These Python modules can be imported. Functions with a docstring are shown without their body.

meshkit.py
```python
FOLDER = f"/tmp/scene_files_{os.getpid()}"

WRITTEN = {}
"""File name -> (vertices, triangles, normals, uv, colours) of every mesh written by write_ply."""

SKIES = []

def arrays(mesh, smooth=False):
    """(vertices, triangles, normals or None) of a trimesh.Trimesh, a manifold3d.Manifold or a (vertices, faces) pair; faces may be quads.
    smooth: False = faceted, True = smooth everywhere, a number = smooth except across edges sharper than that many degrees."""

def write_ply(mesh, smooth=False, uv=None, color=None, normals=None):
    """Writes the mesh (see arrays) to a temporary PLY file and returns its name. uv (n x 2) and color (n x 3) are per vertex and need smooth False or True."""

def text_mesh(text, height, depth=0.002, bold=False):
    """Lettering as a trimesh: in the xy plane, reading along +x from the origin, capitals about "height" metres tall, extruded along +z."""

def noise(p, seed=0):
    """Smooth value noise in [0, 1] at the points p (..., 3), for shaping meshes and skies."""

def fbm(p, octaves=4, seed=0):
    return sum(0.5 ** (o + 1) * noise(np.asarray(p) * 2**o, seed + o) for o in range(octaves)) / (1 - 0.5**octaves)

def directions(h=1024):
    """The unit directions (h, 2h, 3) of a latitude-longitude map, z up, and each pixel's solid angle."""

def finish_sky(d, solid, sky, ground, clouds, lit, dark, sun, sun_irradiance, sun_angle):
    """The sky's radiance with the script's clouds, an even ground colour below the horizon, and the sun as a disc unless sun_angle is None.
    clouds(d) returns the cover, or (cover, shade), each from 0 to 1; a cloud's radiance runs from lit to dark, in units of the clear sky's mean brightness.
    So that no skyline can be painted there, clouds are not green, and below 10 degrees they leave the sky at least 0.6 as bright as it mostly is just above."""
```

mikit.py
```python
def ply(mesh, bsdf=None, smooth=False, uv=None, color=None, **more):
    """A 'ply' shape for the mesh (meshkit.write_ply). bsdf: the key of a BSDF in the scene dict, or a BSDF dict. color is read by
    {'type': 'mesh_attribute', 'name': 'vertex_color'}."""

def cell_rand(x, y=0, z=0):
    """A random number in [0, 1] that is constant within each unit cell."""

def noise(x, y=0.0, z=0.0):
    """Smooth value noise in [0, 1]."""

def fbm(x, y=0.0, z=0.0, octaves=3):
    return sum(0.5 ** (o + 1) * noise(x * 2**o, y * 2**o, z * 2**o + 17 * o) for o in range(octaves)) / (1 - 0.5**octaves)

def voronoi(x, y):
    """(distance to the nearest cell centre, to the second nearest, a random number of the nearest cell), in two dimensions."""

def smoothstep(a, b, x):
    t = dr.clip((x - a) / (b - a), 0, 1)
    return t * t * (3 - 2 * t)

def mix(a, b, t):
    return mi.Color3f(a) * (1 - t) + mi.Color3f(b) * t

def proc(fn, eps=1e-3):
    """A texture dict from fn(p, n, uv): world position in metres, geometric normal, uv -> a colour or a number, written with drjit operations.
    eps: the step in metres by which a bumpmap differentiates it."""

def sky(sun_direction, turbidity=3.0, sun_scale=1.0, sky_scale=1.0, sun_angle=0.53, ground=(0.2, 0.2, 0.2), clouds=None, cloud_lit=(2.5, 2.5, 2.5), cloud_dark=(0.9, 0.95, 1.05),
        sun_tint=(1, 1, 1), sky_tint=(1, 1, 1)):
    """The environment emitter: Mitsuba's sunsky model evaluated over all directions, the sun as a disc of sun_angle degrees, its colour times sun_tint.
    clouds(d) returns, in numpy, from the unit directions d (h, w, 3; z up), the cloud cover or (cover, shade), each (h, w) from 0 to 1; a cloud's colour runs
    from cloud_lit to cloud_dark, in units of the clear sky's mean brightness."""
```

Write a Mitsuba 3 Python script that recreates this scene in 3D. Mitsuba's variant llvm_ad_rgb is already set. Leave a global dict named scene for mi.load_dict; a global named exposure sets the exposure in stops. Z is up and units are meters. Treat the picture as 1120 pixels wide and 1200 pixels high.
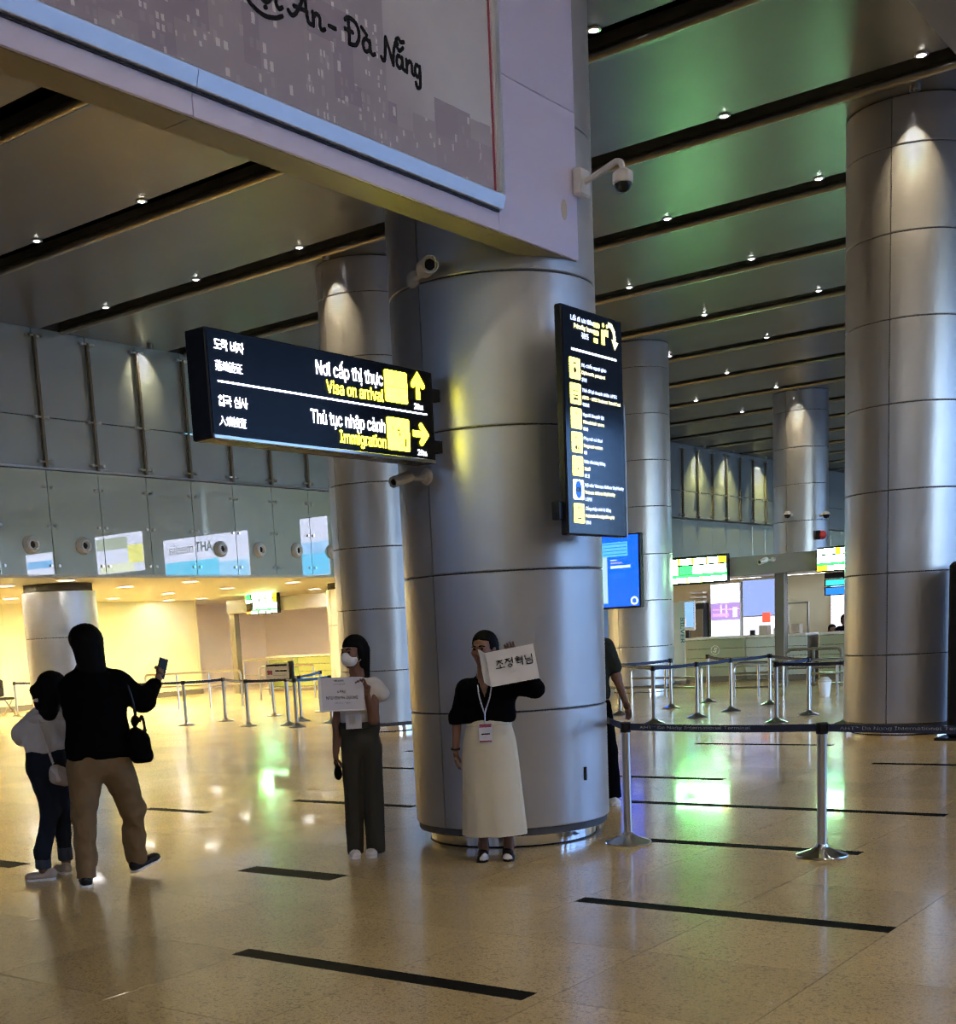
import math, random
import numpy as np, trimesh, mitsuba as mi, drjit as dr
import mikit, meshkit
from mikit import proc, noise, fbm, cell_rand, smoothstep, mix
from shapely.geometry import LineString, Polygon, Point, box as sbox
from shapely.ops import unary_union
from shapely import affinity
T = mi.ScalarTransform4f
random.seed(7); rng = np.random.default_rng(7)
scene, labels = {}, {}

# ---------------------------------------------------------------- camera, sky, exposure
W_, H_ = 1120, 1200
FPX, CX, CY = 1491.46, 483.05, 998.29
YAW, PITCH, ROLL, EYE = 0.901917, -0.171457, -0.054834, 1.64
fw = np.array([math.cos(PITCH)*math.sin(YAW), math.cos(PITCH)*math.cos(YAW), math.sin(PITCH)])
rt = np.cross(fw, [0, 0, 1]); rt /= np.linalg.norm(rt); up0 = np.cross(rt, fw)
upv = -rt*math.sin(ROLL) + up0*math.cos(ROLL)
eye = np.array([0, 0, EYE])
scene['camera'] = {'type': 'perspective', 'fov': math.degrees(2*math.atan(W_/2/FPX)), 'fov_axis': 'x',
    'near_clip': 0.05, 'far_clip': 300.0,
    'principal_point_offset_x': (W_/2-CX)/W_, 'principal_point_offset_y': (H_/2-CY)/H_,
    'to_world': T().look_at(origin=eye.tolist(), target=(eye+fw).tolist(), up=upv.tolist())}
exposure = 0.45
scene['sky'] = mikit.sky((-0.5, -0.75, 0.35), turbidity=4.0, sun_scale=0.0, sky_scale=21.0, ground=(0.12, 0.12, 0.13), sky_tint=(0.49, 0.73, 1.32))
scene['sky']['sampling_weight'] = 80.0

# ---------------------------------------------------------------- materials
def rgb(*c): return {'type': 'rgb', 'value': list(map(float, c))}
def lin(r, g, b):
    f = lambda v: (v/255/12.92 if v/255 < 0.04045 else ((v/255+0.055)/1.055)**2.4)
    return [f(r), f(g), f(b)]
def prin(name, c, rough=0.5, metal=0.0, spec=0.5, two=True, **k):
    b = {'type': 'principled', 'base_color': c if isinstance(c, dict) else rgb(*c), 'roughness': rough, 'metallic': metal, 'specular': spec, **k}
    scene[name] = {'type': 'twosided', 'b': b} if two else b
    return name

TP, TX0, TY0 = 0.925, 0.0, 2.02          # floor tile pitch and origin
def floor_col(p, n, uv):
    i, j = dr.floor((p.x-TX0)/TP), dr.floor((p.y-TY0)/TP)
    r = cell_rand(i, j)
    g = noise(p.x*260, p.y*260)
    g2 = noise(p.x*90+7, p.y*90)
    c = mix((0.30, 0.215, 0.095), (0.48, 0.36, 0.175), g)
    c = mix(c, (0.20, 0.145, 0.075), smoothstep(0.62, 0.85, g2)*0.6)
    c = c*(0.89+0.20*r)*(0.9+0.2*fbm(p.x*2.3, p.y*2.3))
    fx = dr.abs((p.x-TX0)/TP-dr.round((p.x-TX0)/TP))*TP
    fy = dr.abs((p.y-TY0)/TP-dr.round((p.y-TY0)/TP))*TP
    return c*(1-0.18*(1-smoothstep(0.0015, 0.005, dr.minimum(fx, fy))))
fl_ = lambda r: {'type': 'principled', 'base_color': proc(floor_col), 'roughness': r, 'specular': 1.0}
scene['m_floor'] = {'type': 'twosided', 'b': {'type': 'blendbsdf', 'weight': 0.72, 'a': fl_(0.05), 'b': fl_(0.19)}}
prin('m_inlay', (0.004, 0.004, 0.005), 0.6, 0.0, 0.02)
prin('m_grout', (0.12, 0.09, 0.05), 0.7)
def col_metal(p, n, uv):
    return mix((0.42, 0.415, 0.42), (0.49, 0.485, 0.48), fbm(p.x*3+p.y*2, p.y*3, p.z*1.2))
prin('m_column', proc(col_metal), 0.34, 0.60, 0.5)
prin('m_joint', (0.06, 0.06, 0.065), 0.6)
prin('m_chrome', (0.80, 0.79, 0.77), 0.09, 1.0)
prin('m_steel', (0.55, 0.54, 0.53), 0.22, 1.0)
def ceil_col(p, n, uv):
    return mix((0.118, 0.112, 0.092), (0.140, 0.134, 0.112), fbm(p.x*1.2, p.y*0.7))
prin('m_ceiling', proc(ceil_col), 0.33, 0.55, 0.5)
prin('m_lip_metal', (0.40, 0.36, 0.29), 0.27, 0.9)
prin('m_soffit_gray', (0.24, 0.23, 0.22), 0.5)
prin('m_void', (0.012, 0.012, 0.011), 0.8)
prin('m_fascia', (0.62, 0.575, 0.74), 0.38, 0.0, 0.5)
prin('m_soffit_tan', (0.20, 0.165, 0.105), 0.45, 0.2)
prin('m_frame', (0.80, 0.82, 0.86), 0.22, 0.75)
prin('m_black', (0.006, 0.006, 0.007), 0.35, 0, 0.3)
prin('m_blackmatte', (0.008, 0.008, 0.009), 0.85, 0, 0.2)
prin('m_white', (0.78, 0.77, 0.74), 0.45)
prin('m_offwhite', (0.60, 0.57, 0.53), 0.5)
prin('m_beige', (0.46, 0.38, 0.31), 0.6)
def back_wall_col(p, n, uv):
    a = (p.x+p.y)/2.4
    seam = 1-smoothstep(0.003, 0.012, dr.abs(a-dr.round(a))*2.4)
    return mi.Color3f(0.78, 0.66, 0.38)*(1-0.15*seam)
prin('m_backwall', proc(back_wall_col), 0.5)
prin('m_pinkwall', (0.80, 0.68, 0.56), 0.5)
prin('m_lowceil', (0.66, 0.58, 0.42), 0.5)
prin('m_wall_gray', (0.30, 0.29, 0.28), 0.6)
prin('m_portal', (0.26, 0.25, 0.225), 0.45)
prin('m_post_dark', (0.13, 0.115, 0.09), 0.4)
prin('m_counter', (0.34, 0.37, 0.25), 0.4)
prin('m_counter_left', (0.20, 0.24, 0.07), 0.5)
prin('m_counter_left2', (0.30, 0.33, 0.11), 0.5)
prin('m_counter_light', (0.45, 0.49, 0.45), 0.35)
prin('m_counter_top', (0.72, 0.70, 0.62), 0.3)
prin('m_navy', (0.012, 0.018, 0.05), 0.6)
prin('m_beltblue', (0.02, 0.12, 0.32), 0.5)
prin('m_signface', (0.002, 0.003, 0.009), 0.30, 0, 0.15)
prin('m_belttext', (0.30, 0.32, 0.38), 0.5)
prin('m_teal', (0.05, 0.22, 0.28), 0.5)
prin('m_red', (0.6, 0.03, 0.03), 0.4)
# clad glass: green-grey back-painted glass with a reflective coating
def glass_col(p, n, uv):
    return mix((0.46, 0.53, 0.48), (0.52, 0.59, 0.54), fbm(p.x*0.9, p.z*0.8, p.y))
scene['m_clad'] = {'type': 'twosided', 'b': {'type': 'blendbsdf', 'weight': 0.26,
    'a': {'type': 'diffuse', 'reflectance': proc(glass_col)},
    'b': {'type': 'conductor', 'material': 'none', 'specular_reflectance': rgb(0.92, 0.96, 0.95)}}}
scene['m_cladtop'] = {'type': 'twosided', 'b': {'type': 'blendbsdf', 'weight': 0.16,
    'a': {'type': 'diffuse', 'reflectance': rgb(0.33, 0.385, 0.41)},
    'b': {'type': 'roughconductor', 'alpha': 0.05, 'material': 'none', 'specular_reflectance': rgb(0.92, 0.95, 0.96)}}}
scene['m_pane'] = {'type': 'thindielectric', 'int_ior': 1.5}
# people
prin('m_skin', (0.19, 0.095, 0.058), 0.5, 0, 0.3)
prin('m_hair', (0.003, 0.0025, 0.0025), 0.7, 0, 0.12)
prin('m_blackcloth', (0.0022, 0.0022, 0.0026), 0.9, 0, 0.05)
prin('m_cream', (0.64, 0.57, 0.41), 0.75, 0, 0.25)
prin('m_olive', (0.040, 0.038, 0.028), 0.75, 0, 0.2)
prin('m_khaki', (0.19, 0.125, 0.060), 0.75, 0, 0.2)
prin('m_whitecloth', (0.68, 0.63, 0.58), 0.75, 0, 0.25)
prin('m_denim', (0.010, 0.014, 0.026), 0.75, 0, 0.2)
prin('m_denim_cuff', (0.045, 0.055, 0.075), 0.75, 0, 0.2)
prin('m_greencloth', (0.018, 0.022, 0.015), 0.8, 0, 0.2)
prin('m_paper', (0.80, 0.77, 0.73), 0.6)
prin('m_card', (0.62, 0.60, 0.64), 0.35)
prin('m_mask', (0.80, 0.78, 0.75), 0.7)
prin('m_lip', (0.16, 0.05, 0.04), 0.5)
prin('m_sole', (0.80, 0.78, 0.74), 0.5)
prin('m_ink', (0.004, 0.004, 0.005), 0.7, 0, 0.1)
prin('m_pinkprint', (0.30, 0.05, 0.10), 0.5)
prin('m_bagpale', (0.50, 0.42, 0.36), 0.5)

# ---------------------------------------------------------------- helpers
used = {}
def numbered(name):
    n = used.get(name, 0); used[name] = n+1
    return name if n == 0 else f'{name}_{n:03d}'
def thing(name, label=None, cat=None, group=None, kind=None):
    k = numbered(name)
    d = {}
    if label: d['label'] = label
    if cat: d['category'] = cat
    if group: d['group'] = group
    if kind: d['kind'] = kind
    labels[k] = d
    return k
def part(parent, name, mesh, bsdf, smooth=False, label=None, emit=None, weight=None, to=None, kind=None):
    k = numbered(f'{parent}__{name}')
    d = dict(mesh) if isinstance(mesh, dict) else mikit.ply(mesh, bsdf, smooth)
    if to is not None: d['to_world'] = to
    if emit is not None: d['emitter'] = emitter(emit, weight)
    scene[k] = d
    if label or kind:
        labels[k] = {a: b for a, b in (('label', label), ('kind', kind)) if b}
    return k
def whole(key, mesh, bsdf, smooth=False, emit=None, weight=None, to=None):
    d = dict(mesh) if isinstance(mesh, dict) else mikit.ply(mesh, bsdf, smooth)
    if to is not None: d['to_world'] = to
    if emit is not None: d['emitter'] = emitter(emit, weight)
    scene[key] = d
    return key
def emitter(e, weight=None):
    e = e if isinstance(e, dict) else rgb(*e)
    d = {'type': 'area', 'radiance': e}
    if weight is not None: d['sampling_weight'] = float(weight)
    return d
def cat_(ms): return trimesh.util.concatenate([m for m in ms if m is not None])
def B(x0, x1, y0, y1, z0, z1):
    m = trimesh.creation.box((x1-x0, y1-y0, z1-z0)); m.apply_translation(((x0+x1)/2, (y0+y1)/2, (z0+z1)/2)); return m
def bevbox(x0, x1, y0, y1, z0, z1, r=0.01):
    """box with chamfered edges: hull of three inset boxes"""
    v = []
    for a, b, c in ((0, r, r), (r, 0, r), (r, r, 0)):
        v += [(x, y, z) for x in (x0+a, x1-a) for y in (y0+b, y1-b) for z in (z0+c, z1-c)]
    return trimesh.convex.convex_hull(np.array(v))
def cyl(p0, p1, r, n=16, r1=None):
    p0, p1 = np.array(p0, float), np.array(p1, float)
    L = np.linalg.norm(p1-p0)
    if r1 is None: m = trimesh.creation.cylinder(r, L, sections=n)
    else:
        m = trimesh.creation.revolve([(0, -L/2), (r, -L/2), (r1, L/2), (0, L/2)], sections=n)
    m.apply_transform(trimesh.geometry.align_vectors([0, 0, 1], (p1-p0)/L)); m.apply_translation((p0+p1)/2)
    return m
def lathe(prof, n=24, at=(0, 0, 0), axis=None):
    m = trimesh.creation.revolve(prof, sections=n)
    if axis is not None: m.apply_transform(trimesh.geometry.align_vectors([0, 0, 1], np.array(axis, float)/np.linalg.norm(axis)))
    m.apply_translation(at); return m
def tube(pts, r, n=8):
    pts = np.array(pts, float); k = len(pts)
    t = np.gradient(pts, axis=0); t /= np.linalg.norm(t, axis=1, keepdims=True)+1e-12
    ref = np.array([0.13, 0.21, 0.97]) if np.abs(t[:, 2]).mean() < 0.8 else np.array([0.97, 0.2, 0.1])
    a = np.cross(t, ref); a /= np.linalg.norm(a, axis=1, keepdims=True); b = np.cross(t, a)
    ang = np.arange(n)*2*np.pi/n; rr = np.broadcast_to(np.asarray(r, float), (k,))
    v = pts[:, None]+rr[:, None, None]*(np.cos(ang)[None, :, None]*a[:, None]+np.sin(ang)[None, :, None]*b[:, None])
    i, j = np.meshgrid(np.arange(k-1), np.arange(n), indexing='ij')
    q = np.stack([i*n+j, (i+1)*n+j, (i+1)*n+(j+1) % n, i*n+(j+1) % n], -1).reshape(-1, 4)
    V = np.vstack([v.reshape(-1, 3), pts[:1], pts[-1:]]); F = np.vstack([q[:, [0, 1, 2]], q[:, [0, 2, 3]]])
    c0, c1 = k*n, k*n+1
    caps = [[c0, j, (j+1) % n] for j in range(n)]+[[c1, (k-1)*n+(j+1) % n, (k-1)*n+j] for j in range(n)]
    return trimesh.Trimesh(V, np.vstack([F, caps])[:, ::-1], process=False)
def curve(pts, n=24):
    """Catmull-Rom through the points"""
    p = np.array(pts, float); p = np.vstack([2*p[0]-p[1], p, 2*p[-1]-p[-2]]); out = []
    m = max(2, n//(len(p)-3))
    for i in range(1, len(p)-2):
        for t in np.linspace(0, 1, m, endpoint=False):
            out.append(0.5*(2*p[i]+(p[i+1]-p[i-1])*t+(2*p[i-1]-5*p[i]+4*p[i+1]-p[i+2])*t*t+(3*p[i]-p[i-1]-3*p[i+1]+p[i+2])*t**3))
    return np.array(out+[p[-2]])
def frame_of(o, x, y):
    """matrix that lays a mesh drawn in the xy plane on the plane spanned by x and y at o"""
    x, y = np.array(x, float), np.array(y, float); x /= np.linalg.norm(x); y /= np.linalg.norm(y)
    M = np.eye(4); M[:3, 0], M[:3, 1], M[:3, 2], M[:3, 3] = x, y, np.cross(x, y), o; return M
def laid(m, o, x, y):
    m = m.copy(); m.apply_transform(frame_of(o, x, y)); return m
def extr(g, d=0.002):
    gs = [p for p in getattr(g, 'geoms', [g]) if p.area > 1e-9]
    return trimesh.util.concatenate([trimesh.creation.extrude_polygon(p, d, engine='earcut') for p in gs])
def strokes(lines, w, scale=1.0, d=0.002):
    g = unary_union([LineString(np.array(l, float)*scale).buffer(w/2, quad_segs=3) if len(l) > 1 else Point(np.array(l[0])*scale).buffer(w*0.62) for l in lines])
    return extr(g.simplify(w*0.04), d)
def text(s, h, width=None, bold=False, d=0.002, align='l'):
    m = meshkit.text_mesh(s, h, d, bold)
    x0, x1 = m.bounds[0][0], m.bounds[1][0]
    if width: m.apply_translation((-x0, 0, 0)); m.apply_scale((width/(x1-x0), 1, 1)); x0, x1 = 0, width
    if align == 'c': m.apply_translation((-(x0+x1)/2, 0, 0))
    if align == 'r': m.apply_translation((-x1, 0, 0))
    return m
XP, YP, ZP = (1, 0, 0), (0, 1, 0), (0, 0, 1); XM, YM = (-1, 0, 0), (0, -1, 0)

# ---------------------------------------------------------------- floor
HALL_X0, HALL_X1, HALL_Y0, GLASS_Y, BACK_Y, CEIL = -11.0, 60.0, -9.0, 20.4, 31.2, 7.5
labels['floor'] = {'kind': 'structure', 'label': 'polished brown granite floor of the arrivals hall'}
def flat(x0, x1, y0, y1, z): return ([[x0, y0, z], [x1, y0, z], [x1, y1, z], [x0, y1, z]], [[0, 1, 2, 3]])
cells = []
for i in range(2, 18):
    for j in range(-6, 18):
        xc, yc = TX0+(i+0.5)*TP, TY0+(j+0.5)*TP
        D = math.hypot(xc, yc); a = math.degrees(math.atan2(yc, xc))
        if D < 14.6 and 12.0 < a < 60.5 and D > 2.6: cells.append((i, j))
cells_set = set(cells)
V, F = [], []
def quad(x0, x1, y0, y1):
    b = len(V); V.extend([[x0, y0, 0], [x1, y0, 0], [x1, y1, 0], [x0, y1, 0]]); F.append([b, b+1, b+2, b+3])
I0, I1, J0, J1 = 2, 18, -6, 18
gx0, gx1, gy0, gy1 = TX0+I0*TP, TX0+I1*TP, TY0+J0*TP, TY0+J1*TP
quad(HALL_X0-6, HALL_X1+3, gy1, BACK_Y+4); quad(HALL_X0-6, HALL_X1+3, HALL_Y0-6, gy0)
quad(HALL_X0-6, gx0, gy0, gy1); quad(gx1, HALL_X1+3, gy0, gy1)
for i in range(I0, I1):
    for j in range(J0, J1):
        if (i, j) not in cells_set: quad(TX0+i*TP, TX0+(i+1)*TP, TY0+j*TP, TY0+(j+1)*TP)
whole('floor', (V, F), 'm_floor')
part('floor', 'grout_bed', B(gx0, gx1, gy0, gy1, -0.05, -0.004), 'm_grout')
tile = bevbox(0.0012, TP-0.0012, 0.0012, TP-0.0012, -0.012, 0, 0.0008)
tile_d = mikit.ply(tile, 'm_floor')
for i, j in cells: part('floor', 'tile', tile_d, None, to=T().translate([TX0+i*TP, TY0+j*TP, 0]))
def inlay(x, y0, y1, w=0.13, lab=None):
    part('floor', 'inlay_strip', B(x-w/2, x+w/2, y0, y1, -0.01, 0.0012), 'm_inlay', label=lab)
inlay(4.62, 3.03, 4.86, lab='black granite strip set in the floor'); inlay(6.48, 2.02, 3.86); inlay(6.42, 5.73, 6.62, 0.2)
inlay(8.49, 2.86, 4.75); inlay(10.28, 2.8, 5.6); inlay(11.96, 5.41, 7.2); inlay(13.55, 2.7, 4.45)
inlay(8.48, 9.21, 10.12); inlay(9.42, 7.39, 8.95); inlay(5.80, 8.5, 9.45, 0.2); inlay(15.3, 5.5, 7.3); inlay(12.1, 8.6, 10.4); inlay(13.9, 9.2, 11.0)

# ---------------------------------------------------------------- ceiling: metal panels with dark slots between
labels['ceiling'] = {'kind': 'structure', 'label': 'olive grey metal panel ceiling with dark slots'}
whole('ceiling', B(HALL_X0, HALL_X1, HALL_Y0, GLASS_Y+0.3, CEIL+0.55, CEIL+0.65), 'm_void')
SLOT0, SP, SW = 9.36, 3.1, 0.52
def panel_prof(x0, x1):
    """cross-section in x-z: far edge square, near edge with a rolled lip"""
    return [(x0, CEIL+0.13), (x0+0.015, CEIL+0.03), (x0+0.07, CEIL-0.012), (x0+0.16, CEIL), (x1-0.02, CEIL), (x1, CEIL+0.02), (x1, CEIL+0.2), (x0, CEIL+0.2)]
k = -7
while SLOT0+k*SP < HALL_X1:
    x0, x1 = SLOT0+k*SP+SW, SLOT0+(k+1)*SP
    if x1 > HALL_X0:
        x0, x1 = max(x0, HALL_X0), min(x1, HALL_X1)
        m = trimesh.creation.extrude_polygon(Polygon(panel_prof(x0, x1)), GLASS_Y-4.31, engine='earcut')
        m = laid(m, (0, GLASS_Y, 0), XP, ZP)          # x-z drawing, extruded toward -y
        part('ceiling', 'panel', m, 'm_ceiling', 30)
        if x0 > 8: part('ceiling', 'panel_lip', cyl((x0+0.005, GLASS_Y, CEIL+0.02), (x0+0.005, 4.31, CEIL+0.02), 0.055, 16), 'm_lip_metal', 30)
        if x0 > 8:
            part('ceiling', 'slot_wall', B(x1+0.0, x1+0.02, 4.31, GLASS_Y, CEIL+0.2, CEIL+0.56), 'm_void')
    k += 1
part('ceiling', 'plain_soffit', B(HALL_X0, HALL_X1, HALL_Y0, 4.30, CEIL-0.06, CEIL+0.5), 'm_soffit_gray', label='plain grey soffit beside the slotted panels')
# downlights along the near side of every slot
dl_ring = mikit.ply(lathe([(0.035, 0.03), (0.075, 0.03), (0.078, 0.0), (0.052, -0.004), (0.045, 0.012), (0.035, 0.03)], 16), 'm_steel', 30)
dl_lens = trimesh.creation.revolve([(0, -0.018), (0.022, -0.016), (0.038, -0.008), (0.043, 0.0), (0.043, 0.012), (0, 0.012)], sections=12)
dl_lens_d = mikit.ply(dl_lens, 'm_white')
def downlight(x, y, lab, e=600.0):
    t = thing('ceiling_downlight', lab, 'downlight', 'downlights along the ceiling slots')
    M = T().translate([x, y, CEIL-0.012])
    part(t, 'trim_ring', dl_ring, None, to=M)
    part(t, 'lens', dl_lens_d, None, to=M, emit=(e, e*0.83, e*0.55), weight=0.8)
DL = [(1, 6.9, 'warm ceiling downlight nearest to the top of the thick column'), (1, 13.8, 'right-hand downlight of the pair on the nearest ceiling slot, left of the banner soffit'), (1, 16.1, 'left-hand downlight of the pair on the nearest ceiling slot'),
      (2, 4.62, 'warm downlight directly above the tall right edge column'), (2, 6.9, 'bright downlight on the green-tinted ceiling, midway between the two big columns'),
      (2, 13.8, 'downlight on the second ceiling slot next to the column behind the hanging sign'), (2, 16.1, 'downlight above the left end of the hanging sign'), (2, 18.4, 'downlight on the second ceiling slot nearest the glass wall'),
      (3, 6.9, 'downlight on the third ceiling slot beside the right edge column'), (3, 9.2, 'downlight on the third ceiling slot right of the dome camera'), (3, 16.1, 'downlight above the column behind the hanging sign'),
      (4, 9.2, 'downlight on the fourth ceiling slot, right of the guide board'), (4, 11.5, 'downlight just right of the top of the guide board'), (5, 9.2, 'downlight on the fifth ceiling slot beside the right edge column'), (5, 11.5, 'downlight on the fifth ceiling slot, left one'),
      (6, 11.5, 'downlight on the sixth ceiling slot, left of the right edge column'), (6, 13.8, 'downlight just right of the top of the distant column'), (7, 13.8, 'downlight on the seventh ceiling slot, midway to the farthest column'),
      (8, 13.8, 'downlight close above the top of the farthest column'), (8, 16.1, 'downlight on the eighth ceiling slot, over the far glass wall'), (9, 16.1, 'last downlight, just left of the top of the farthest column')]
for n_, y, lab in DL: downlight(SLOT0+n_*SP-0.06, y, lab)

# ---------------------------------------------------------------- outer walls of the hall (behind and beside the camera: glazed fronts)
def glazed_wall(key, along, c, a0, a1, n, lab):
    """a wall with a row of tall window openings; along = 'x' or 'y'"""
    labels[key] = {'kind': 'structure', 'label': lab}
    ms = []
    def bx(u0, u1, z0, z1, th=0.15):
        return B(u0, u1, c-th, c+th, z0, z1) if along == 'x' else B(c-th, c+th, u0, u1, z0, z1)
    ms += [bx(a0, a1, 0, 0.9), bx(a0, a1, 6.9, CEIL+0.6)]
    st = (a1-a0)/n
    for i in range(n+1): ms.append(bx(a0+i*st-0.22, a0+i*st+0.22, 0.9, 6.9))
    ms += [bx(a0, a1, 3.4, 3.55, 0.06)]
    whole(key, cat_(ms), 'm_wall_gray')
glazed_wall('wall_front', 'x', HALL_Y0, 11.0, HALL_X1, 11, 'glazed entrance front of the hall')
labels['wall_entrance'] = {'kind': 'structure', 'label': 'plain side wall near the camera'}
whole('wall_entrance', B(HALL_X0, 10.75, HALL_Y0-0.15, HALL_Y0+0.15, 0, CEIL+0.6), 'm_wall_gray')
labels['wall_near'] = {'kind': 'structure', 'label': 'end wall behind the camera with a row of high windows'}
whole('wall_near', cat_([B(HALL_X0-0.2, HALL_X0, HALL_Y0, BACK_Y+3, 0, 4.4), B(HALL_X0-0.2, HALL_X0, HALL_Y0, BACK_Y+3, 5.6, CEIL+0.6)]
    +[B(HALL_X0-0.2, HALL_X0, y0, y0+1.6, 4.4, 5.6) for y0 in np.arange(HALL_Y0, BACK_Y+3, 3.0)]), 'm_wall_gray')
labels['wall_far'] = {'kind': 'structure', 'label': 'plain far end wall'}
whole('wall_far', B(HALL_X1, HALL_X1+0.2, HALL_Y0, BACK_Y+3, 0, CEIL+0.6), 'm_wall_gray')

# ---------------------------------------------------------------- left: glass-clad upper wall over the low check area
labels['wall_glass_clad'] = {'kind': 'structure', 'label': 'upper wall clad in grey green glass panels above the low area'}
whole('wall_glass_clad', B(HALL_X0, HALL_X1, GLASS_Y+0.06, GLASS_Y+0.35, 3.02, CEIL+0.6), 'm_joint')
FIN0, FINP = 15.40, 1.208
clad_d = mikit.ply(bevbox(0.006, FINP-0.006, 0, 0.02, 0.006, 1.96-0.006, 0.003), 'm_clad')
top1_d = mikit.ply(bevbox(0.006, FINP-0.006, 0, 0.02, 0.006, 0.90, 0.003), 'm_cladtop')
top2_d = mikit.ply(bevbox(0.006, FINP-0.006, 0, 0.02, 0.006, 1.58, 0.003), 'm_cladtop')
fix_d = mikit.ply(cat_([cyl((dx, -0.035, 0), (dx, 0.01, 0), 0.028, 10) for dx in (-0.09, 0.09)]), 'm_chrome', 30)
spider_d = mikit.ply(cat_([cyl((-0.13, -0.05, 0), (0.13, -0.05, 0), 0.018, 8)]+[cyl((dx, -0.07, 0), (dx, 0.01, 0), 0.03, 10) for dx in (-0.13, 0.13)]), 'm_chrome', 30)
fin_d = mikit.ply(bevbox(-0.03, 0.03, -0.07, -0.005, 5.02, 7.38, 0.005), 'm_post_dark')
rail_d = mikit.ply(B(0, FINP, -0.03, 0.03, 4.985, 5.03), 'm_steel')
kk = -12
while FIN0+kk*FINP < HALL_X1-1:
    x = FIN0+kk*FINP
    if x > 11:
        M = lambda dx, z, y=GLASS_Y: T().translate([x+dx, y, z])
        part('wall_glass_clad', 'lower_glass_panel', clad_d, None, to=M(0, 3.02))
        part('wall_glass_clad', 'middle_glass_panel', top1_d, None, to=M(0, 5.03, GLASS_Y+0.03))
        part('wall_glass_clad', 'upper_glass_panel', top2_d, None, to=M(0, 5.94, GLASS_Y+0.03))
        part('wall_glass_clad', 'edge_rail', rail_d, None, to=M(0, 0))
        if 14 < x < 56:
            part('wall_glass_clad', 'fin', fin_d, None, to=M(0, 0))
            for z in (7.36, 5.92, 5.12): part('wall_glass_clad', 'spider_clamp', spider_d, None, to=M(0, z))
            if x < 27:
                for z in (4.66, 3.95, 3.22): part('wall_glass_clad', 'glass_bolt', fix_d, None, to=M(0, z))
    kk += 1
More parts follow.
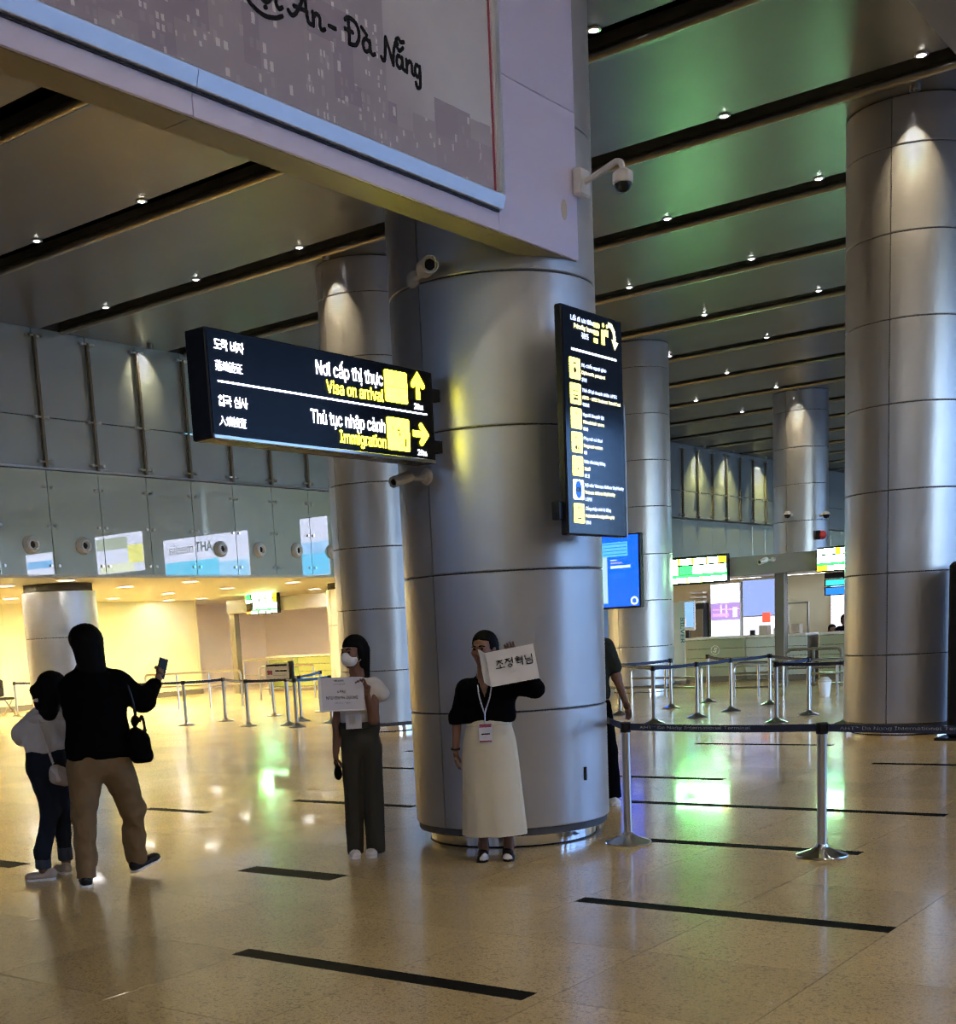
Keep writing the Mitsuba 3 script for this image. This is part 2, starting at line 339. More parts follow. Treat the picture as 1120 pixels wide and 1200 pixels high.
jet_rim = mikit.ply(lathe([(0.075, -0.02), (0.095, -0.075), (0.13, -0.07), (0.165, -0.02), (0.17, 0.02), (0.075, 0.02)], 28, axis=(0, 1, 0)), 'm_offwhite', 30)
jet_cone = mikit.ply(lathe([(0.06, 0.03), (0.062, -0.05), (0.085, -0.09), (0.10, -0.085), (0.10, 0.01)], 28, axis=(0, 1, 0)), 'm_white', 30)
jet_hole = mikit.ply(lathe([(0, -0.035), (0.07, -0.035), (0.07, 0.02), (0, 0.02)], 24, axis=(0, 1, 0)), 'm_void')
for x, what in ((14.89, 'round air jet nozzle above the shiny column, leftmost on the glass wall'), (16.09, 'second round air jet nozzle from the left on the glass wall'),
                (19.73, 'third round air jet nozzle from the left, beside the bright reflection'), (20.9, 'fourth round air jet nozzle from the left on the glass wall'),
                (22.12, 'second round air jet nozzle from the tall column'), (23.37, 'round air jet nozzle next to the tall column')):
    t = thing('air_nozzle', what, 'air vent', 'air jet nozzles on the glass wall')
    M = T().translate([x, GLASS_Y-0.034, 3.6])
    part(t, 'rim', jet_rim, None, to=M); part(t, 'cone', jet_cone, None, to=M); part(t, 'opening', jet_hole, None, to=M)
# spot lamps washing the top of the glass
def spot(x, e, tilt=(0, 0.10, -1), ang=38, col=(1, 0.82, 0.45)):
    t = thing('wall_spotlight', 'small spotlight at the head of the glass wall, left of the hanging sign' if x < 20 else 'small yellow spotlight at the head of the far glass wall', 'spotlight', 'spotlights over the glass wall')
    part(t, 'can', lathe([(0.0, 0.06), (0.05, 0.06), (0.055, -0.03), (0.045, -0.03), (0.045, 0.02), (0, 0.02)], 14, (x, GLASS_Y-0.30, CEIL-0.05)), 'm_steel', 30)
    scene[t+'__beam'] = {'type': 'spot', 'intensity': rgb(*(e*c for c in col)), 'cutoff_angle': ang, 'beam_width': ang*0.35, 'sampling_weight': 8.0,
        'to_world': T().look_at(origin=[x, GLASS_Y-0.30, CEIL-0.09], target=[x+tilt[0], GLASS_Y-0.30+tilt[1], CEIL-0.09+tilt[2]], up=[1, 0, 0])}
spot(17.95, 9.0, (0, 0.6, -0.6), 42)
for x, e in ((43.2, 40), (45.6, 44), (48.6, 40), (51.5, 38), (54.5, 34)): spot(x, e, (0, 0.22, -1), 44, (1, 0.88, 0.28))

# unseen fill lamps added in the plain soffit to light floor, bulkhead and people
for x in (-6.5, -2.5, 1.5, 5.5, 9.5):
    for y in (-6.5, -2.0, 2.2):
        t = thing('added_fill_lamp', 'added unseen fill lamp in the plain grey soffit near the entrance', 'ceiling lamp', 'added fill lamps of the plain soffit')
        part(t, 'rim', lathe([(0.20, 0.0), (0.24, -0.012), (0.25, 0.0), (0.24, 0.02), (0.20, 0.02)], 24, (x, y, CEIL-0.065)), 'm_white', 30)
        part(t, 'disc', lathe([(0, -0.01), (0.205, -0.01), (0.205, 0.003), (0, 0.003)], 24, (x, y, CEIL-0.065)), 'm_white', emit=(68, 61, 54), weight=2.0)
# low area behind: ceiling, back walls, lamps
labels['ceiling_low'] = {'kind': 'structure', 'label': 'low cream ceiling with round lamps over the check area'}
whole('ceiling_low', B(HALL_X0, HALL_X1, GLASS_Y, BACK_Y+4, 3.0, 3.06), 'm_lowceil')
labels['wall_back'] = {'kind': 'structure', 'label': 'cream yellow back wall under the low ceiling'}
whole('wall_back', B(HALL_X0, 28.9, BACK_Y, BACK_Y+0.2, 0, 3.02), 'm_backwall')
labels['wall_behind_counters'] = {'kind': 'structure', 'label': 'pale pinkish wall behind the left counters'}
whole('wall_behind_counters', B(35.5, 35.7, GLASS_Y, BACK_Y+3.6, 0, 3.02), 'm_pinkwall')
labels['wall_return'] = {'kind': 'structure', 'label': 'short wall beside the left counters'}
whole('wall_return', B(28.9, 35.6, BACK_Y+3.4, BACK_Y+3.6, 0, 3.02), 'm_pinkwall')
part('wall_back', 'baseboard', B(HALL_X0, 28.9, BACK_Y-0.03, BACK_Y, 0, 0.16), 'm_post_dark')
lamp_rim = mikit.ply(lathe([(0.15, 0.0), (0.19, -0.012), (0.20, 0.0), (0.19, 0.02), (0.15, 0.02)], 24), 'm_white', 30)
lamp_disc = mikit.ply(trimesh.creation.cylinder(0.155, 0.012, sections=24), 'm_white')
LOW = [(15.82, 22.64, 'round low-ceiling lamp at the left edge, nearer one'), (19.6, 27.9, 'round low-ceiling lamp at the left edge, farther one'), (16.05, 20.95, 'round lamp right above the dark collar of the shiny column'), (19.43, 23.26, 'round low-ceiling lamp just right of the shiny column'),
       (23.38, 28.56, 'smaller farther lamp just right of the shiny column'), (23.57, 26.48, 'round low-ceiling lamp in the middle of the yellow wall, front one'), (19.84, 21.54, 'round lamp under the wide bright reflection in the glass wall'), (27.85, 29.79, 'far small lamp left of the left LED sign'),
       (27.22, 30.6, 'far small lamp over the middle of the yellow wall'), (23.53, 24.16, 'round lamp directly above the left end of the tan gate beam'), (23.70, 22.04, 'round lamp between the left LED sign and the pale column'), (28.06, 25.24, 'round lamp above the right end of the tan gate beam'),
       (31.5, 27.5, 'far lamp above the left counters, half hidden by the pale column'), (31.5, 31.0, 'far small lamp hidden behind the left LED sign'), (15.8, 26.8, None), (15.6, 30.0, None), (19.4, 30.2, None)]
for x, y, lab in LOW:
    t = thing('recessed_lamp', lab or 'round low-ceiling lamp beyond the left edge of the view', 'ceiling lamp', 'round lamps in the low ceiling')
    M = T().translate([x, y, 2.99])
    part(t, 'rim', lamp_rim, None, to=M)
    part(t, 'disc', lamp_disc, None, to=M, emit=(900*(0.5 if x > 27 else 1), 745*(0.5 if x > 27 else 1), 390*(0.5 if x > 27 else 1)), weight=3.0)

# ---------------------------------------------------------------- columns
def column_spot(c, r, deg, e, lab):
    a = math.radians(deg); x, y = c[0]+(r+0.22)*math.cos(a), c[1]+(r+0.22)*math.sin(a)
    t = thing('column_spotlight', lab, 'spotlight', 'spotlights at the column heads')
    part(t, 'can', lathe([(0.0, 0.06), (0.06, 0.06), (0.065, -0.03), (0.055, -0.03), (0.055, 0.02), (0, 0.02)], 14, (x, y, CEIL-0.03)), 'm_steel', 30)
    scene[t+'__beam'] = {'type': 'spot', 'intensity': rgb(e, e*0.8, e*0.5), 'cutoff_angle': 30, 'beam_width': 6, 'sampling_weight': 8.0,
        'to_world': T().look_at(origin=[x, y, CEIL-0.08], target=[c[0]+r*0.75*math.cos(a), c[1]+r*0.75*math.sin(a), CEIL-3.2], up=[1, 0, 0])}
RINGS = [0.15, 1.02, 2.03, 3.03, 4.05, 5.03, 6.0, 6.96, CEIL-0.003]
def arc_panel(r, th, z0, z1, a0, a1, n=40):
    a = np.radians(np.linspace(a0, a1, n)); ca, sa = np.cos(a), np.sin(a); ch = 0.006
    prof = [(r-th, z0), (r-ch, z0), (r, z0+ch), (r, z1-ch), (r-ch, z1), (r-th, z1)]
    v = np.array([[(q*c, q*s, z) for c, s in zip(ca, sa)] for q, z in prof]).reshape(-1, 3); m = len(prof); f = []
    for i in range(m):
        j = (i+1) % m
        for k in range(n-1): f.append([i*n+k, i*n+k+1, j*n+k+1, j*n+k])
    f = np.array(f); f = np.vstack([f[:, [0, 1, 2]], f[:, [0, 2, 3]]])
    caps = [[i*n, (i+1)*n, 0] for i in range(1, m-1)]+[[n-1, (i+1)*n+n-1, i*n+n-1] for i in range(1, m-1)]
    return trimesh.Trimesh(v, np.vstack([f, caps]), process=False)
def column(c, r, rb, seam, lab, top=CEIL-0.003, rings=RINGS):
    t = thing('column', lab, 'column', kind='thing')
    M = T().translate([c[0], c[1], 0])
    zs = [z for z in rings if z < top-0.3]+[top]
    part(t, 'core', lathe([(0, 0.1), (r-0.02, 0.1), (r-0.02, top), (0, top)], 48), 'm_joint', 30, to=M)
    part(t, 'base_ring', lathe([(0, 0.0), (rb, 0.0), (rb, 0.16), (0, 0.16)], 64), 'm_chrome', 30, label='mirror steel base ring', to=M)
    part(t, 'base_gasket', lathe([(rb-0.01, 0.0), (rb+0.008, 0.0), (rb+0.008, 0.012), (rb-0.01, 0.012)], 64), 'm_black', 30, to=M)
    gap = 0.011; da = math.degrees(gap/2/r)
    for z0, z1 in zip(zs[:-1], zs[1:]):
        for s in (0, 1):
            part(t, 'panel', arc_panel(r, 0.03, z0+gap/2, z1-gap/2, seam+180*s+da, seam+180*(s+1)-da), 'm_column', 40, to=M)
    return t
MC = (8.40, 5.60); MR = 0.765
column(MC, MR, 0.654, 172, 'thick metal-clad column holding the long hanging sign, behind the woman in a cream skirt')
column((17.2, 5.25), 0.74, 0.64, 181, 'tall metal-clad column at the far right edge')
column((17.08, 13.9), 0.745, 0.64, 162, 'metal-clad column behind the masked woman with the white card')
column((26.4, 13.9), 0.73, 0.62, 166, 'distant metal-clad column behind the blue portrait display')
column((35.7, 13.75), 0.74, 0.62, 170, 'farthest metal-clad column, bluish, behind the grey gate beam')
column((17.0, 22.5), 0.76, 0.66, 150, 'shiny metal column under the glass wall, behind the person in a black jacket', top=2.84, rings=[0.15, 1.9, 2.84])
column((26.45, 22.4), 0.74, 0.64, 160, 'pale column under the glass wall beside the left counters', top=2.84, rings=[0.15, 1.9, 2.84])
for c in ((17.0, 22.5), (26.45, 22.4)):
    k = numbered('column_collar'); labels[k] = {'label': 'dark collar where the shiny column meets the low ceiling' if c[0] < 20 else 'dark collar where the pale column meets the low ceiling', 'category': 'column collar'}
    whole(k, lathe([(0, 2.845), (0.70, 2.845), (0.70, 3.0), (0, 3.0)], 40, (c[0], c[1], 0)), 'm_void', 30)
for c, r, deg, e, lab in (((17.2, 5.25), 0.74, -160, 34, 'small warm spotlight at the head of the right edge column'), ((17.08, 13.9), 0.745, 185, 34, 'small warm spotlight at the head of the column behind the hanging sign'), ((35.7, 13.75), 0.74, -165, 34, 'small warm spotlight at the head of the farthest column')): column_spot(c, r, deg, e, lab)
k = thing('column_hatch', 'small dark slot plate low on the thick main column', 'hatch')
whole(k, bevbox(-0.012, 0.012, -0.01, 0.01, -0.05, 0.05, 0.004), 'm_black', to=T().translate([8.27, 4.845, 0.52]))
# ---------------------------------------------------------------- overhead bulkhead with the banner
FY = 4.81; FB = 4.14; FR = 8.34
labels['wall_overhead'] = {'kind': 'structure', 'label': 'pale lavender overhead bulkhead ending at the thick column'}
FD = 0.22; hole = Point(MC).buffer(MR+0.004, quad_segs=24)
def prism(x0, x1, y0, y1, z0, z1):
    m = extr(sbox(x0, y0, x1, y1).difference(hole), z1-z0); m.apply_translation((0, 0, z0)); return m
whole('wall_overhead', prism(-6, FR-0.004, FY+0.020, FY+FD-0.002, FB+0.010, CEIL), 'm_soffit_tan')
xs = [FR, 7.345, 4.70, 2.06, -0.58, -3.2, -6]
for i in range(len(xs)-1):
    for z0, z1 in ((FB, 5.10), (5.10, 6.3), (6.3, CEIL)):
        part('wall_overhead', 'panel', bevbox(xs[i+1]+0.002, xs[i]-0.002, FY, FY+0.02, z0+0.002, z1-0.002, 0.002), 'm_fascia')
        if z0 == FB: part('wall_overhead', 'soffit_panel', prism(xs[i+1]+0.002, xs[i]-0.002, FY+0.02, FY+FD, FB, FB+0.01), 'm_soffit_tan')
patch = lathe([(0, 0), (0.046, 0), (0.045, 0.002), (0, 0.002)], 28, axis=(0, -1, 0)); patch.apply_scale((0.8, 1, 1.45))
patch.apply_translation((8.16, FY, 4.44)); part('wall_overhead', 'shade_patch', patch, 'm_beige', label='oval beige disc painting in a shadow mark')  # thin beige disc paints a shadow mark onto the bulkhead panel
BX0, BX1, BZ0, BZ1 = 0.6, 7.28, 4.345, 7.0
def skyline(p, n, uv):
    c = mi.Color3f(0.30, 0.262, 0.285)
    c = mix(c, (0.42, 0.40, 0.41), smoothstep(0.0, 1.0, (p.x-5.9)*1.1+(p.z-5.0)*0.9))
    for w, s, hb, hv, col in ((0.62, 3.0, 4.75, 1.25, (0.235, 0.20, 0.235)), (0.37, 11.0, 4.42, 0.85, (0.20, 0.165, 0.205)), (0.23, 23.0, 4.36, 0.62, (0.26, 0.225, 0.25))):
        i = dr.floor(p.x/w+s); top = hb+hv*cell_rand(i, s); inb = dr.select((p.z < top) & (cell_rand(i, s, 5) > 0.25), 1.0, 0.0)
        c = c*(1-inb*0.8)+mi.Color3f(col)*(inb*0.8)
        cw = 0.026+0.030*cell_rand(i, s, 9); ch = cw*(1.1+0.9*cell_rand(i, s, 11))
        u, v = p.x/cw, p.z/ch
        fu, fv = u-dr.floor(u), v-dr.floor(v)
        lit = dr.select((cell_rand(dr.floor(u), dr.floor(v), s) > 0.86) & (fu > 0.2) & (fu < 0.75) & (fv > 0.15) & (fv < 0.8), 1.0, 0.0)*inb
        c = c*(1-lit*0.75)+mi.Color3f(0.50, 0.47, 0.46)*(lit*0.75)
    return c*1.38*(0.93+0.14*fbm(p.x*5, p.z*5, p.y))
prin('m_print', proc(skyline), 0.55, 0, 0.3)
bn = thing('banner', 'framed grey skyline banner with black script lettering on the overhead bulkhead', 'banner')
part(bn, 'print', B(BX0, BX1, FY-0.022, FY-0.002, BZ0, BZ1), 'm_print', label='grey lavender city skyline print')
fz = Polygon([(0, 0.0), (-0.030, 0.0), (-0.034, 0.004), (-0.058, 0.078), (-0.054, 0.085), (0, 0.085)])       # y-z section of the frame: sloping face turned down
def fr_piece(x0, x1):
    m = trimesh.creation.extrude_polygon(fz, x1-x0, engine='earcut'); return laid(m, (x0, FY, 4.262), (0, 1, 0), ZP)
for x0, x1 in ((0.6, 2.06), (2.064, 4.70), (4.704, 7.345)): part(bn, 'frame', fr_piece(x0, x1), 'm_frame')
part(bn, 'frame', bevbox(7.28, 7.345, FY-0.06, FY, 4.348, BZ1, 0.012), 'm_frame')
part(bn, 'shadow_strip', B(0.6, 7.33, FY-0.014, FY, 4.250, 4.262), 'm_black')
part(bn, 'inner_edge', B(7.268, 7.279, FY-0.03, FY-0.02, 4.35, BZ1), 'm_pinkprint')
U = 0.132
def sc(pts, dx): return [(x+dx, y) for x, y in pts]
def smooth(pts, n=18): return [tuple(q[:2]) for q in curve([(x, y, 0) for x, y in pts], n)]
let = []
def word(dx, *ls):
    for l in ls: let.append(sc(smooth(l) if len(l) > 2 else l, dx))
word(0.0, [(0.15, 0.9), (0.25, 1.0), (0.22, 0.5), (0.10, 0.05)], [(0.62, 1.0), (0.58, 0.5), (0.55, 0.02), (0.68, 0.03)], [(0.2, 0.52), (0.6, 0.55)])
word(0.75, [(0.30, 0.5), (0.08, 0.45), (0.05, 0.1), (0.2, 0.0), (0.36, 0.2), (0.33, 0.48), (0.45, 0.5)], [(0.1, 0.62), (0.22, 0.75), (0.34, 0.62)], [(0.16, -0.2), (0.2, -0.17)],
     [(0.55, 0.5), (0.53, 0.12), (0.62, 0.0), (0.72, 0.1)], [(0.55, 0.72), (0.57, 0.74)])
word(0.3, [(0.0, 0.1), (0.10, -0.25), (0.5, -0.5), (0.9, -0.42), (1.15, -0.22)])
word(1.75, [(-0.08, 0.12), (0.02, 0.0), (0.16, 0.12), (0.36, 0.6), (0.50, 1.0), (0.52, 0.5), (0.58, 0.05), (0.70, 0.02)], [(0.12, 0.38), (0.55, 0.42)],
     [(0.74, 0.5), (0.76, 0.25), (0.74, 0.0)], [(0.75, 0.3), (0.86, 0.5), (0.98, 0.42), (0.97, 0.1), (1.04, 0.0), (1.14, 0.08)])
word(3.05, [(0.0, 0.30), (0.22, 0.30)])
word(3.62, [(0.13, 0.98), (0.15, 0.5), (0.13, 0.02)], [(0.02, 0.86), (0.15, 1.0), (0.42, 0.92), (0.52, 0.5), (0.38, 0.08), (0.13, 0.0)], [(0.0, 0.5), (0.28, 0.5)],
     [(0.90, 0.45), (0.74, 0.52), (0.64, 0.25), (0.72, 0.02), (0.88, 0.15), (0.91, 0.5)], [(0.91, 0.5), (0.92, 0.12), (1.0, 0.02), (1.08, 0.08)], [(0.62, 0.88), (0.80, 0.68)])
word(5.05, [(-0.10, 0.1), (-0.04, 0.0), (0.04, 0.15), (0.10, 0.98)], [(0.10, 0.98), (0.24, 0.5), (0.36, 0.02)], [(0.36, 0.02), (0.40, 0.6), (0.50, 1.0), (0.58, 0.96)],
     [(0.72, 0.45), (0.56, 0.5), (0.50, 0.2), (0.58, 0.02), (0.70, 0.15), (0.73, 0.5)], [(0.73, 0.5), (0.74, 0.1), (0.82, 0.02)], [(0.50, 0.92), (0.62, 0.72), (0.78, 0.90)], [(0.52, 1.12), (0.62, 1.20), (0.70, 1.10), (0.82, 1.16)],
     [(0.90, 0.5), (0.91, 0.25), (0.90, 0.0)], [(0.91, 0.3), (1.02, 0.5), (1.12, 0.42), (1.12, 0.1), (1.18, 0.02)],
     [(1.44, 0.45), (1.30, 0.5), (1.24, 0.2), (1.32, 0.02), (1.42, 0.15), (1.45, 0.5)], [(1.45, 0.5), (1.45, 0.0), (1.42, -0.35), (1.30, -0.42), (1.26, -0.25)])
lm = strokes([[(x*1.757, y) for x, y in l] for l in let], 0.022, U, 0.003)
part(bn, 'lettering', laid(lm, (5.023, FY-0.022, 4.81), XP, ZP), 'm_ink', label='black script lettering')

# ---------------------------------------------------------------- hanging way-finding sign
ws = thing('wayfinding_sign', 'long black hanging sign with white and yellow lettering fixed to the thick column', 'sign')
SX0, SX1, SZ0, SZ1, SY = 5.33, 7.475, 2.79, 3.40, 5.50
part(ws, 'casing', bevbox(SX0, SX1, SY+0.004, SY+0.17, SZ0, SZ1, 0.008), 'm_black')
part(ws, 'face', B(SX0+0.012, SX1-0.012, SY, SY+0.004, SZ0+0.03, SZ1-0.012), 'm_signface')
part(ws, 'bottom_trim', bevbox(SX0+0.01, SX1-0.01, SY-0.006, SY+0.01, SZ0, SZ0+0.022, 0.003), 'm_steel')
for z in (2.92, 3.27): part(ws, 'bracket', B(SX1-0.01, 7.70, SY+0.06, SY+0.12, z-0.04, z+0.04), 'm_black')
WH, YE = (4.2, 4.6, 5.2), (11, 10.2, 0.08)
def on_sign(name, m, x, z, e): part(ws, name, laid(m, (x, SY-0.0025, z), XP, ZP), 'm_white', emit=e, weight=0.15)
def words_(key, s, x, z, h, e, width, align='r', bold=True): on_sign('lettering', text(s, h, width, bold, 0.002, align), x, z, e)
words_('', 'N\u01a1i c\u1ea5p th\u1ecb th\u1ef1c', 6.915, 3.250, 0.080, WH, 0.66); words_('', 'Visa on arrival', 6.915, 3.148, 0.074, YE, 0.57)
words_('', 'Th\u1ee7 t\u1ee5c nh\u1eadp c\u1ea3nh', 6.915, 2.952, 0.080, WH, 0.735); words_('', 'Immigration', 6.915, 2.853, 0.074, YE, 0.47)
words_('', '20m', 7.345, 3.135, 0.038, WH, 0.10); words_('', '20m', 7.36, 2.832, 0.038, WH, 0.10)
on_sign('divider', extr(sbox(5.40, -0.006, 7.385, 0.006)), 0, 3.110, WH)
def rbox(x0, y0, x1, y1, r): return sbox(x0+r, y0+r, x1-r, y1-r).buffer(r, quad_segs=4)
sq1 = rbox(0, 0, 0.245, 0.205, 0.016).difference(sbox(0.0, 0.098, 0.245, 0.1015))
sq2 = rbox(0, 0, 0.245, 0.213, 0.016)
for q in (sbox(0.055, 0.135, 0.068, 0.155), sbox(0.130, 0.095, 0.142, 0.140), sbox(0.112, 0.128, 0.135, 0.140), sbox(0.185, 0.03, 0.205, 0.085)): sq2 = sq2.difference(q)
on_sign('pictogram', extr(sq1), 6.932, 3.155, YE); on_sign('pictogram', extr(sq2), 6.932, 2.845, YE)
arrow = unary_union([LineString([(0, -0.085), (0, 0.06)]).buffer(0.022, cap_style=2), LineString([(-0.055, 0.01), (0, 0.068), (0.055, 0.01)]).buffer(0.022, cap_style=1, join_style=2)])
on_sign('arrow', extr(arrow), 7.295, 3.285, YE); on_sign('arrow', extr(affinity.rotate(arrow, -90, origin=(0, 0))), 7.30, 2.972, YE)
# Korean and Chinese lines drawn stroke by stroke; each character lives in a unit square
HG = {
 'do': [[(.2, .92), (.8, .92)], [(.2, .92), (.2, .5)], [(.2, .5), (.8, .5)], [(.5, .5), (.5, .12)], [(.05, .1), (.95, .1)]],
 'chak': [[(.3, .98), (.5, .98)], [(.15, .84), (.6, .84)], [(.38, .84), (.12, .5)], [(.38, .72), (.62, .5)], [(.8, 1), (.8, .42)], [(.8, .72), (.96, .72)], [(.2, .32), (.82, .32)], [(.82, .32), (.82, 0)]],
 'bi': [[(.12, .9), (.12, .15)], [(.58, .9), (.58, .15)], [(.12, .55), (.58, .55)], [(.12, .15), (.58, .15)], [(.85, 1), (.85, 0)]],
 'ja': [[(.08, .85), (.62, .85)], [(.36, .85), (.08, .15)], [(.36, .6), (.62, .15)], [(.82, 1), (.82, 0)], [(.82, .5), (.98, .5)]],
 'ip': [[(.38, .95), (.16, .78), (.38, .58), (.6, .78), (.38, .95)], [(.85, 1), (.85, .5)], [(.22, .42), (.22, 0)], [(.85, .42), (.85, 0)], [(.22, .22), (.85, .22)], [(.22, 0), (.85, 0)]],
 'guk': [[(.18, .95), (.8, .95)], [(.8, .95), (.78, .65)], [(.05, .55), (.95, .55)], [(.5, .55), (.5, .36)], [(.2, .3), (.82, .3)], [(.82, .3), (.82, 0)]],
 'sim': [[(.36, .98), (.1, .55)], [(.36, .85), (.62, .55)], [(.85, 1), (.85, .5)], [(.2, .38), (.85, .38), (.85, 0), (.2, 0), (.2, .38)]],
 'sa': [[(.34, .92), (.06, .12)], [(.34, .65), (.62, .12)], [(.8, 1), (.8, 0)], [(.8, .5), (.97, .5)]],
 'jo': [[(.15, .9), (.85, .9)], [(.5, .9), (.15, .5)], [(.5, .75), (.85, .5)], [(.5, .42), (.5, .12)], [(.02, .1), (.98, .1)]],
 'jeong': [[(.08, .95), (.55, .95)], [(.32, .95), (.05, .55)], [(.32, .82), (.58, .55)], [(.85, 1), (.85, .45)], [(.62, .74), (.85, .74)], [(.5, .38), (.24, .2), (.5, 0), (.78, .2), (.5, .38)]],
 'hyeok': [[(.25, 1), (.45, 1)], [(.1, .86), (.58, .86)], [(.34, .76), (.16, .63), (.34, .5), (.52, .63), (.34, .76)], [(.86, 1), (.86, .42)], [(.62, .8), (.86, .8)], [(.62, .6), (.86, .6)], [(.2, .32), (.84, .32)], [(.84, .32), (.84, 0)]],
 'nim': [[(.12, .95), (.12, .55), (.6, .58)], [(.85, 1), (.85, .48)], [(.2, .38), (.85, .38), (.85, 0), (.2, 0), (.2, .38)]],
 'luo': [[(.05, .9), (.95, .9)], [(.3, 1), (.3, .8)], [(.7, 1), (.7, .8)], [(.1, .65), (.2, .55)], [(.05, .4), (.15, .32)], [(.08, .02), (.25, .25)], [(.55, .75), (.3, .45)], [(.45, .65), (.85, .65), (.4, .3)], [(.5, .55), (.95, .3)], [(.42, .28), (.82, .28), (.82, 0), (.42, 0), (.42, .28)]],
 'di': [[(.05, .6), (.4, .6)], [(.22, .9), (.22, .15)], [(.02, .1), (.42, .22)], [(.5, .7), (.95, .78), (.9, .35)], [(.7, .98), (.7, .3)], [(.5, .85), (.5, .08), (.95, .08), (.95, .25)]],
 'qian': [[(.2, 1), (.05, .78)], [(.15, .88), (.45, .88)], [(.65, 1), (.5, .78)], [(.6, .88), (.95, .88)], [(.5, .75), (.05, .42)], [(.5, .75), (.95, .42)], [(.3, .45), (.7, .45)], [(.2, .3), (.28, .12)], [(.48, .32), (.52, .12)], [(.85, .32), (.7, .08)], [(.05, .02), (.95, .02)]],
 'zheng': [[(.1, .92), (.22, .8)], [(.02, .6), (.25, .6), (.2, .08), (.32, .2)], [(.38, .9), (.95, .9)], [(.66, .9), (.66, .05)], [(.66, .5), (.92, .5)], [(.45, .55), (.45, .05)], [(.33, .03), (.98, .03)]],
 'ru': [[(.42, .95), (.52, .7), (.95, .05)], [(.5, .72), (.3, .3), (.03, .05)]],
 'jing': [[(.03, .62), (.38, .62)], [(.2, .88), (.2, .2)], [(.02, .12), (.4, .26)], [(.66, 1), (.7, .9)], [(.42, .88), (.96, .88)], [(.48, .7), (.92, .7)], [(.5, .58), (.9, .58), (.9, .32), (.5, .32), (.5, .58)], [(.5, .45), (.9, .45)], [(.6, .3), (.4, .02)], [(.76, .3), (.76, .06), (.98, .06)]],
 'jian': [[(.03, .7), (.4, .7)], [(.22, 1), (.22, 0)], [(.2, .6), (.04, .3)], [(.25, .55), (.38, .42)], [(.68, 1), (.42, .65)], [(.68, .95), (.98, .65)], [(.55, .58), (.82, .58)], [(.5, .42), (.56, .2)], [(.68, .45), (.7, .22)], [(.92, .45), (.78, .12)], [(.42, .05), (.98, .05)]],
 'cha': [[(.05, .88), (.95, .88)], [(.5, 1), (.5, .6)], [(.48, .85), (.1, .6)], [(.52, .85), (.92, .6)], [(.25, .52), (.75, .52), (.75, .15), (.25, .15), (.25, .52)], [(.25, .33), (.75, .33)], [(.05, .02), (.95, .02)]],
}
def glyphs(names, h, adv=1.12, gap=None):
    out = []; x = 0
    for n in names:
        if n == ' ': x += 0.4; continue
        out += [[(a+x, b) for a, b in l] for l in HG[n]]; x += adv
    return out
for names, z in ((('do', 'chak', ' ', 'bi', 'ja'), 3.285), (('ip', 'guk', ' ', 'sim', 'sa'), 2.977)): on_sign('lettering', strokes(glyphs(names, 1, 0.95), 0.0085, 0.056), 5.39, z, WH)
for names, z in ((('luo', 'di', 'qian', 'zheng'), 3.170), (('ru', 'jing', 'jian', 'cha'), 2.865)): on_sign('lettering', strokes(glyphs(names, 1, 1.0), 0.0058, 0.054), 5.39, z, WH)

# ---------------------------------------------------------------- tall portrait guide board on the right of the main column
gb = thing('guide_board', 'tall black portrait guide board with yellow pictograms on the right side of the thick column', 'sign board')
GX, GY, GZ, GW, GH = 7.635, 4.55, 2.225, 0.82, 1.48
prin('m_glossblack', (0.003, 0.007, 0.016), 0.10, 0, 0.35)
part(gb, 'casing', bevbox(GX, GX+GW, GY, GY+0.055, GZ, GZ+GH, 0.008), 'm_black')
part(gb, 'face', B(GX+0.012, GX+GW-0.012, GY-0.004, GY, GZ+0.012, GZ+GH-0.012), 'm_glossblack')
part(gb, 'edge_trim', bevbox(GX+GW-0.010, GX+GW+0.004, GY-0.010, GY+0.06, GZ, GZ+GH*0.62, 0.003), 'm_steel')
for z in (GZ+0.25, GZ+GH-0.3): part(gb, 'bracket', B(8.1, 8.3, GY+0.05, 4.862, z-0.05, z+0.05), 'm_black')
part(gb, 'bracket', bevbox(GX-0.055, GX+0.02, GY+0.03, GY+0.09, GZ+0.10, GZ+0.22, 0.005), 'm_black')
WB, YL = (0.62, 0.80, 1.35), (1.35, 1.28, 0.55); YQ = (1.25, 1.15, 0.14)
def on_board(name, m, u, w, e): part(gb, name, laid(m, (GX+u*GW, GY-0.0065, GZ+w*GH), XP, ZP), 'm_white', emit=e, weight=0.08)
for s, w, e, wd in (('L\u1ed1i \u0111i \u01b0u ti\u00ean', 0.940, WB, 0.30), ('Priority lane', 0.908, YL, 0.26)): on_board('lettering', text(s, 0.030, wd, True, 0.002, 'r'), 0.50, w, e)
on_board('lettering', strokes([[(x*0.55+i*0.7, y) for x, y in l] for i in range(4) for l in HG[('guk', 'sa', 'jo', 'do')[i]]], 0.006, 0.036), 0.30, 0.872, WB)
for i in range(3): on_board('pictogram', extr(rbox(0, 0, 0.085-0.012*i, 0.034, 0.01)), 0.50, 0.935-0.034*i, YQ)
fig = unary_union([sbox(0, 0, 0.05, 0.10), Point(0.03, 0.13).buffer(0.016), sbox(0.045, 0.06, 0.10, 0.105), Point(0.082, 0.128).buffer(0.014)])
on_board('pictogram', extr(fig), 0.63, 0.868, YQ)
ca = LineString([(0, 0.06), (0.045, 0.055), (0.08, 0.02), (0.09, -0.035)]).buffer(0.017, cap_style=2)
on_board('arrow', extr(unary_union([ca, Polygon([(0.045, -0.03), (0.14, -0.045), (0.088, -0.10)])])), 0.75, 0.925, YL)
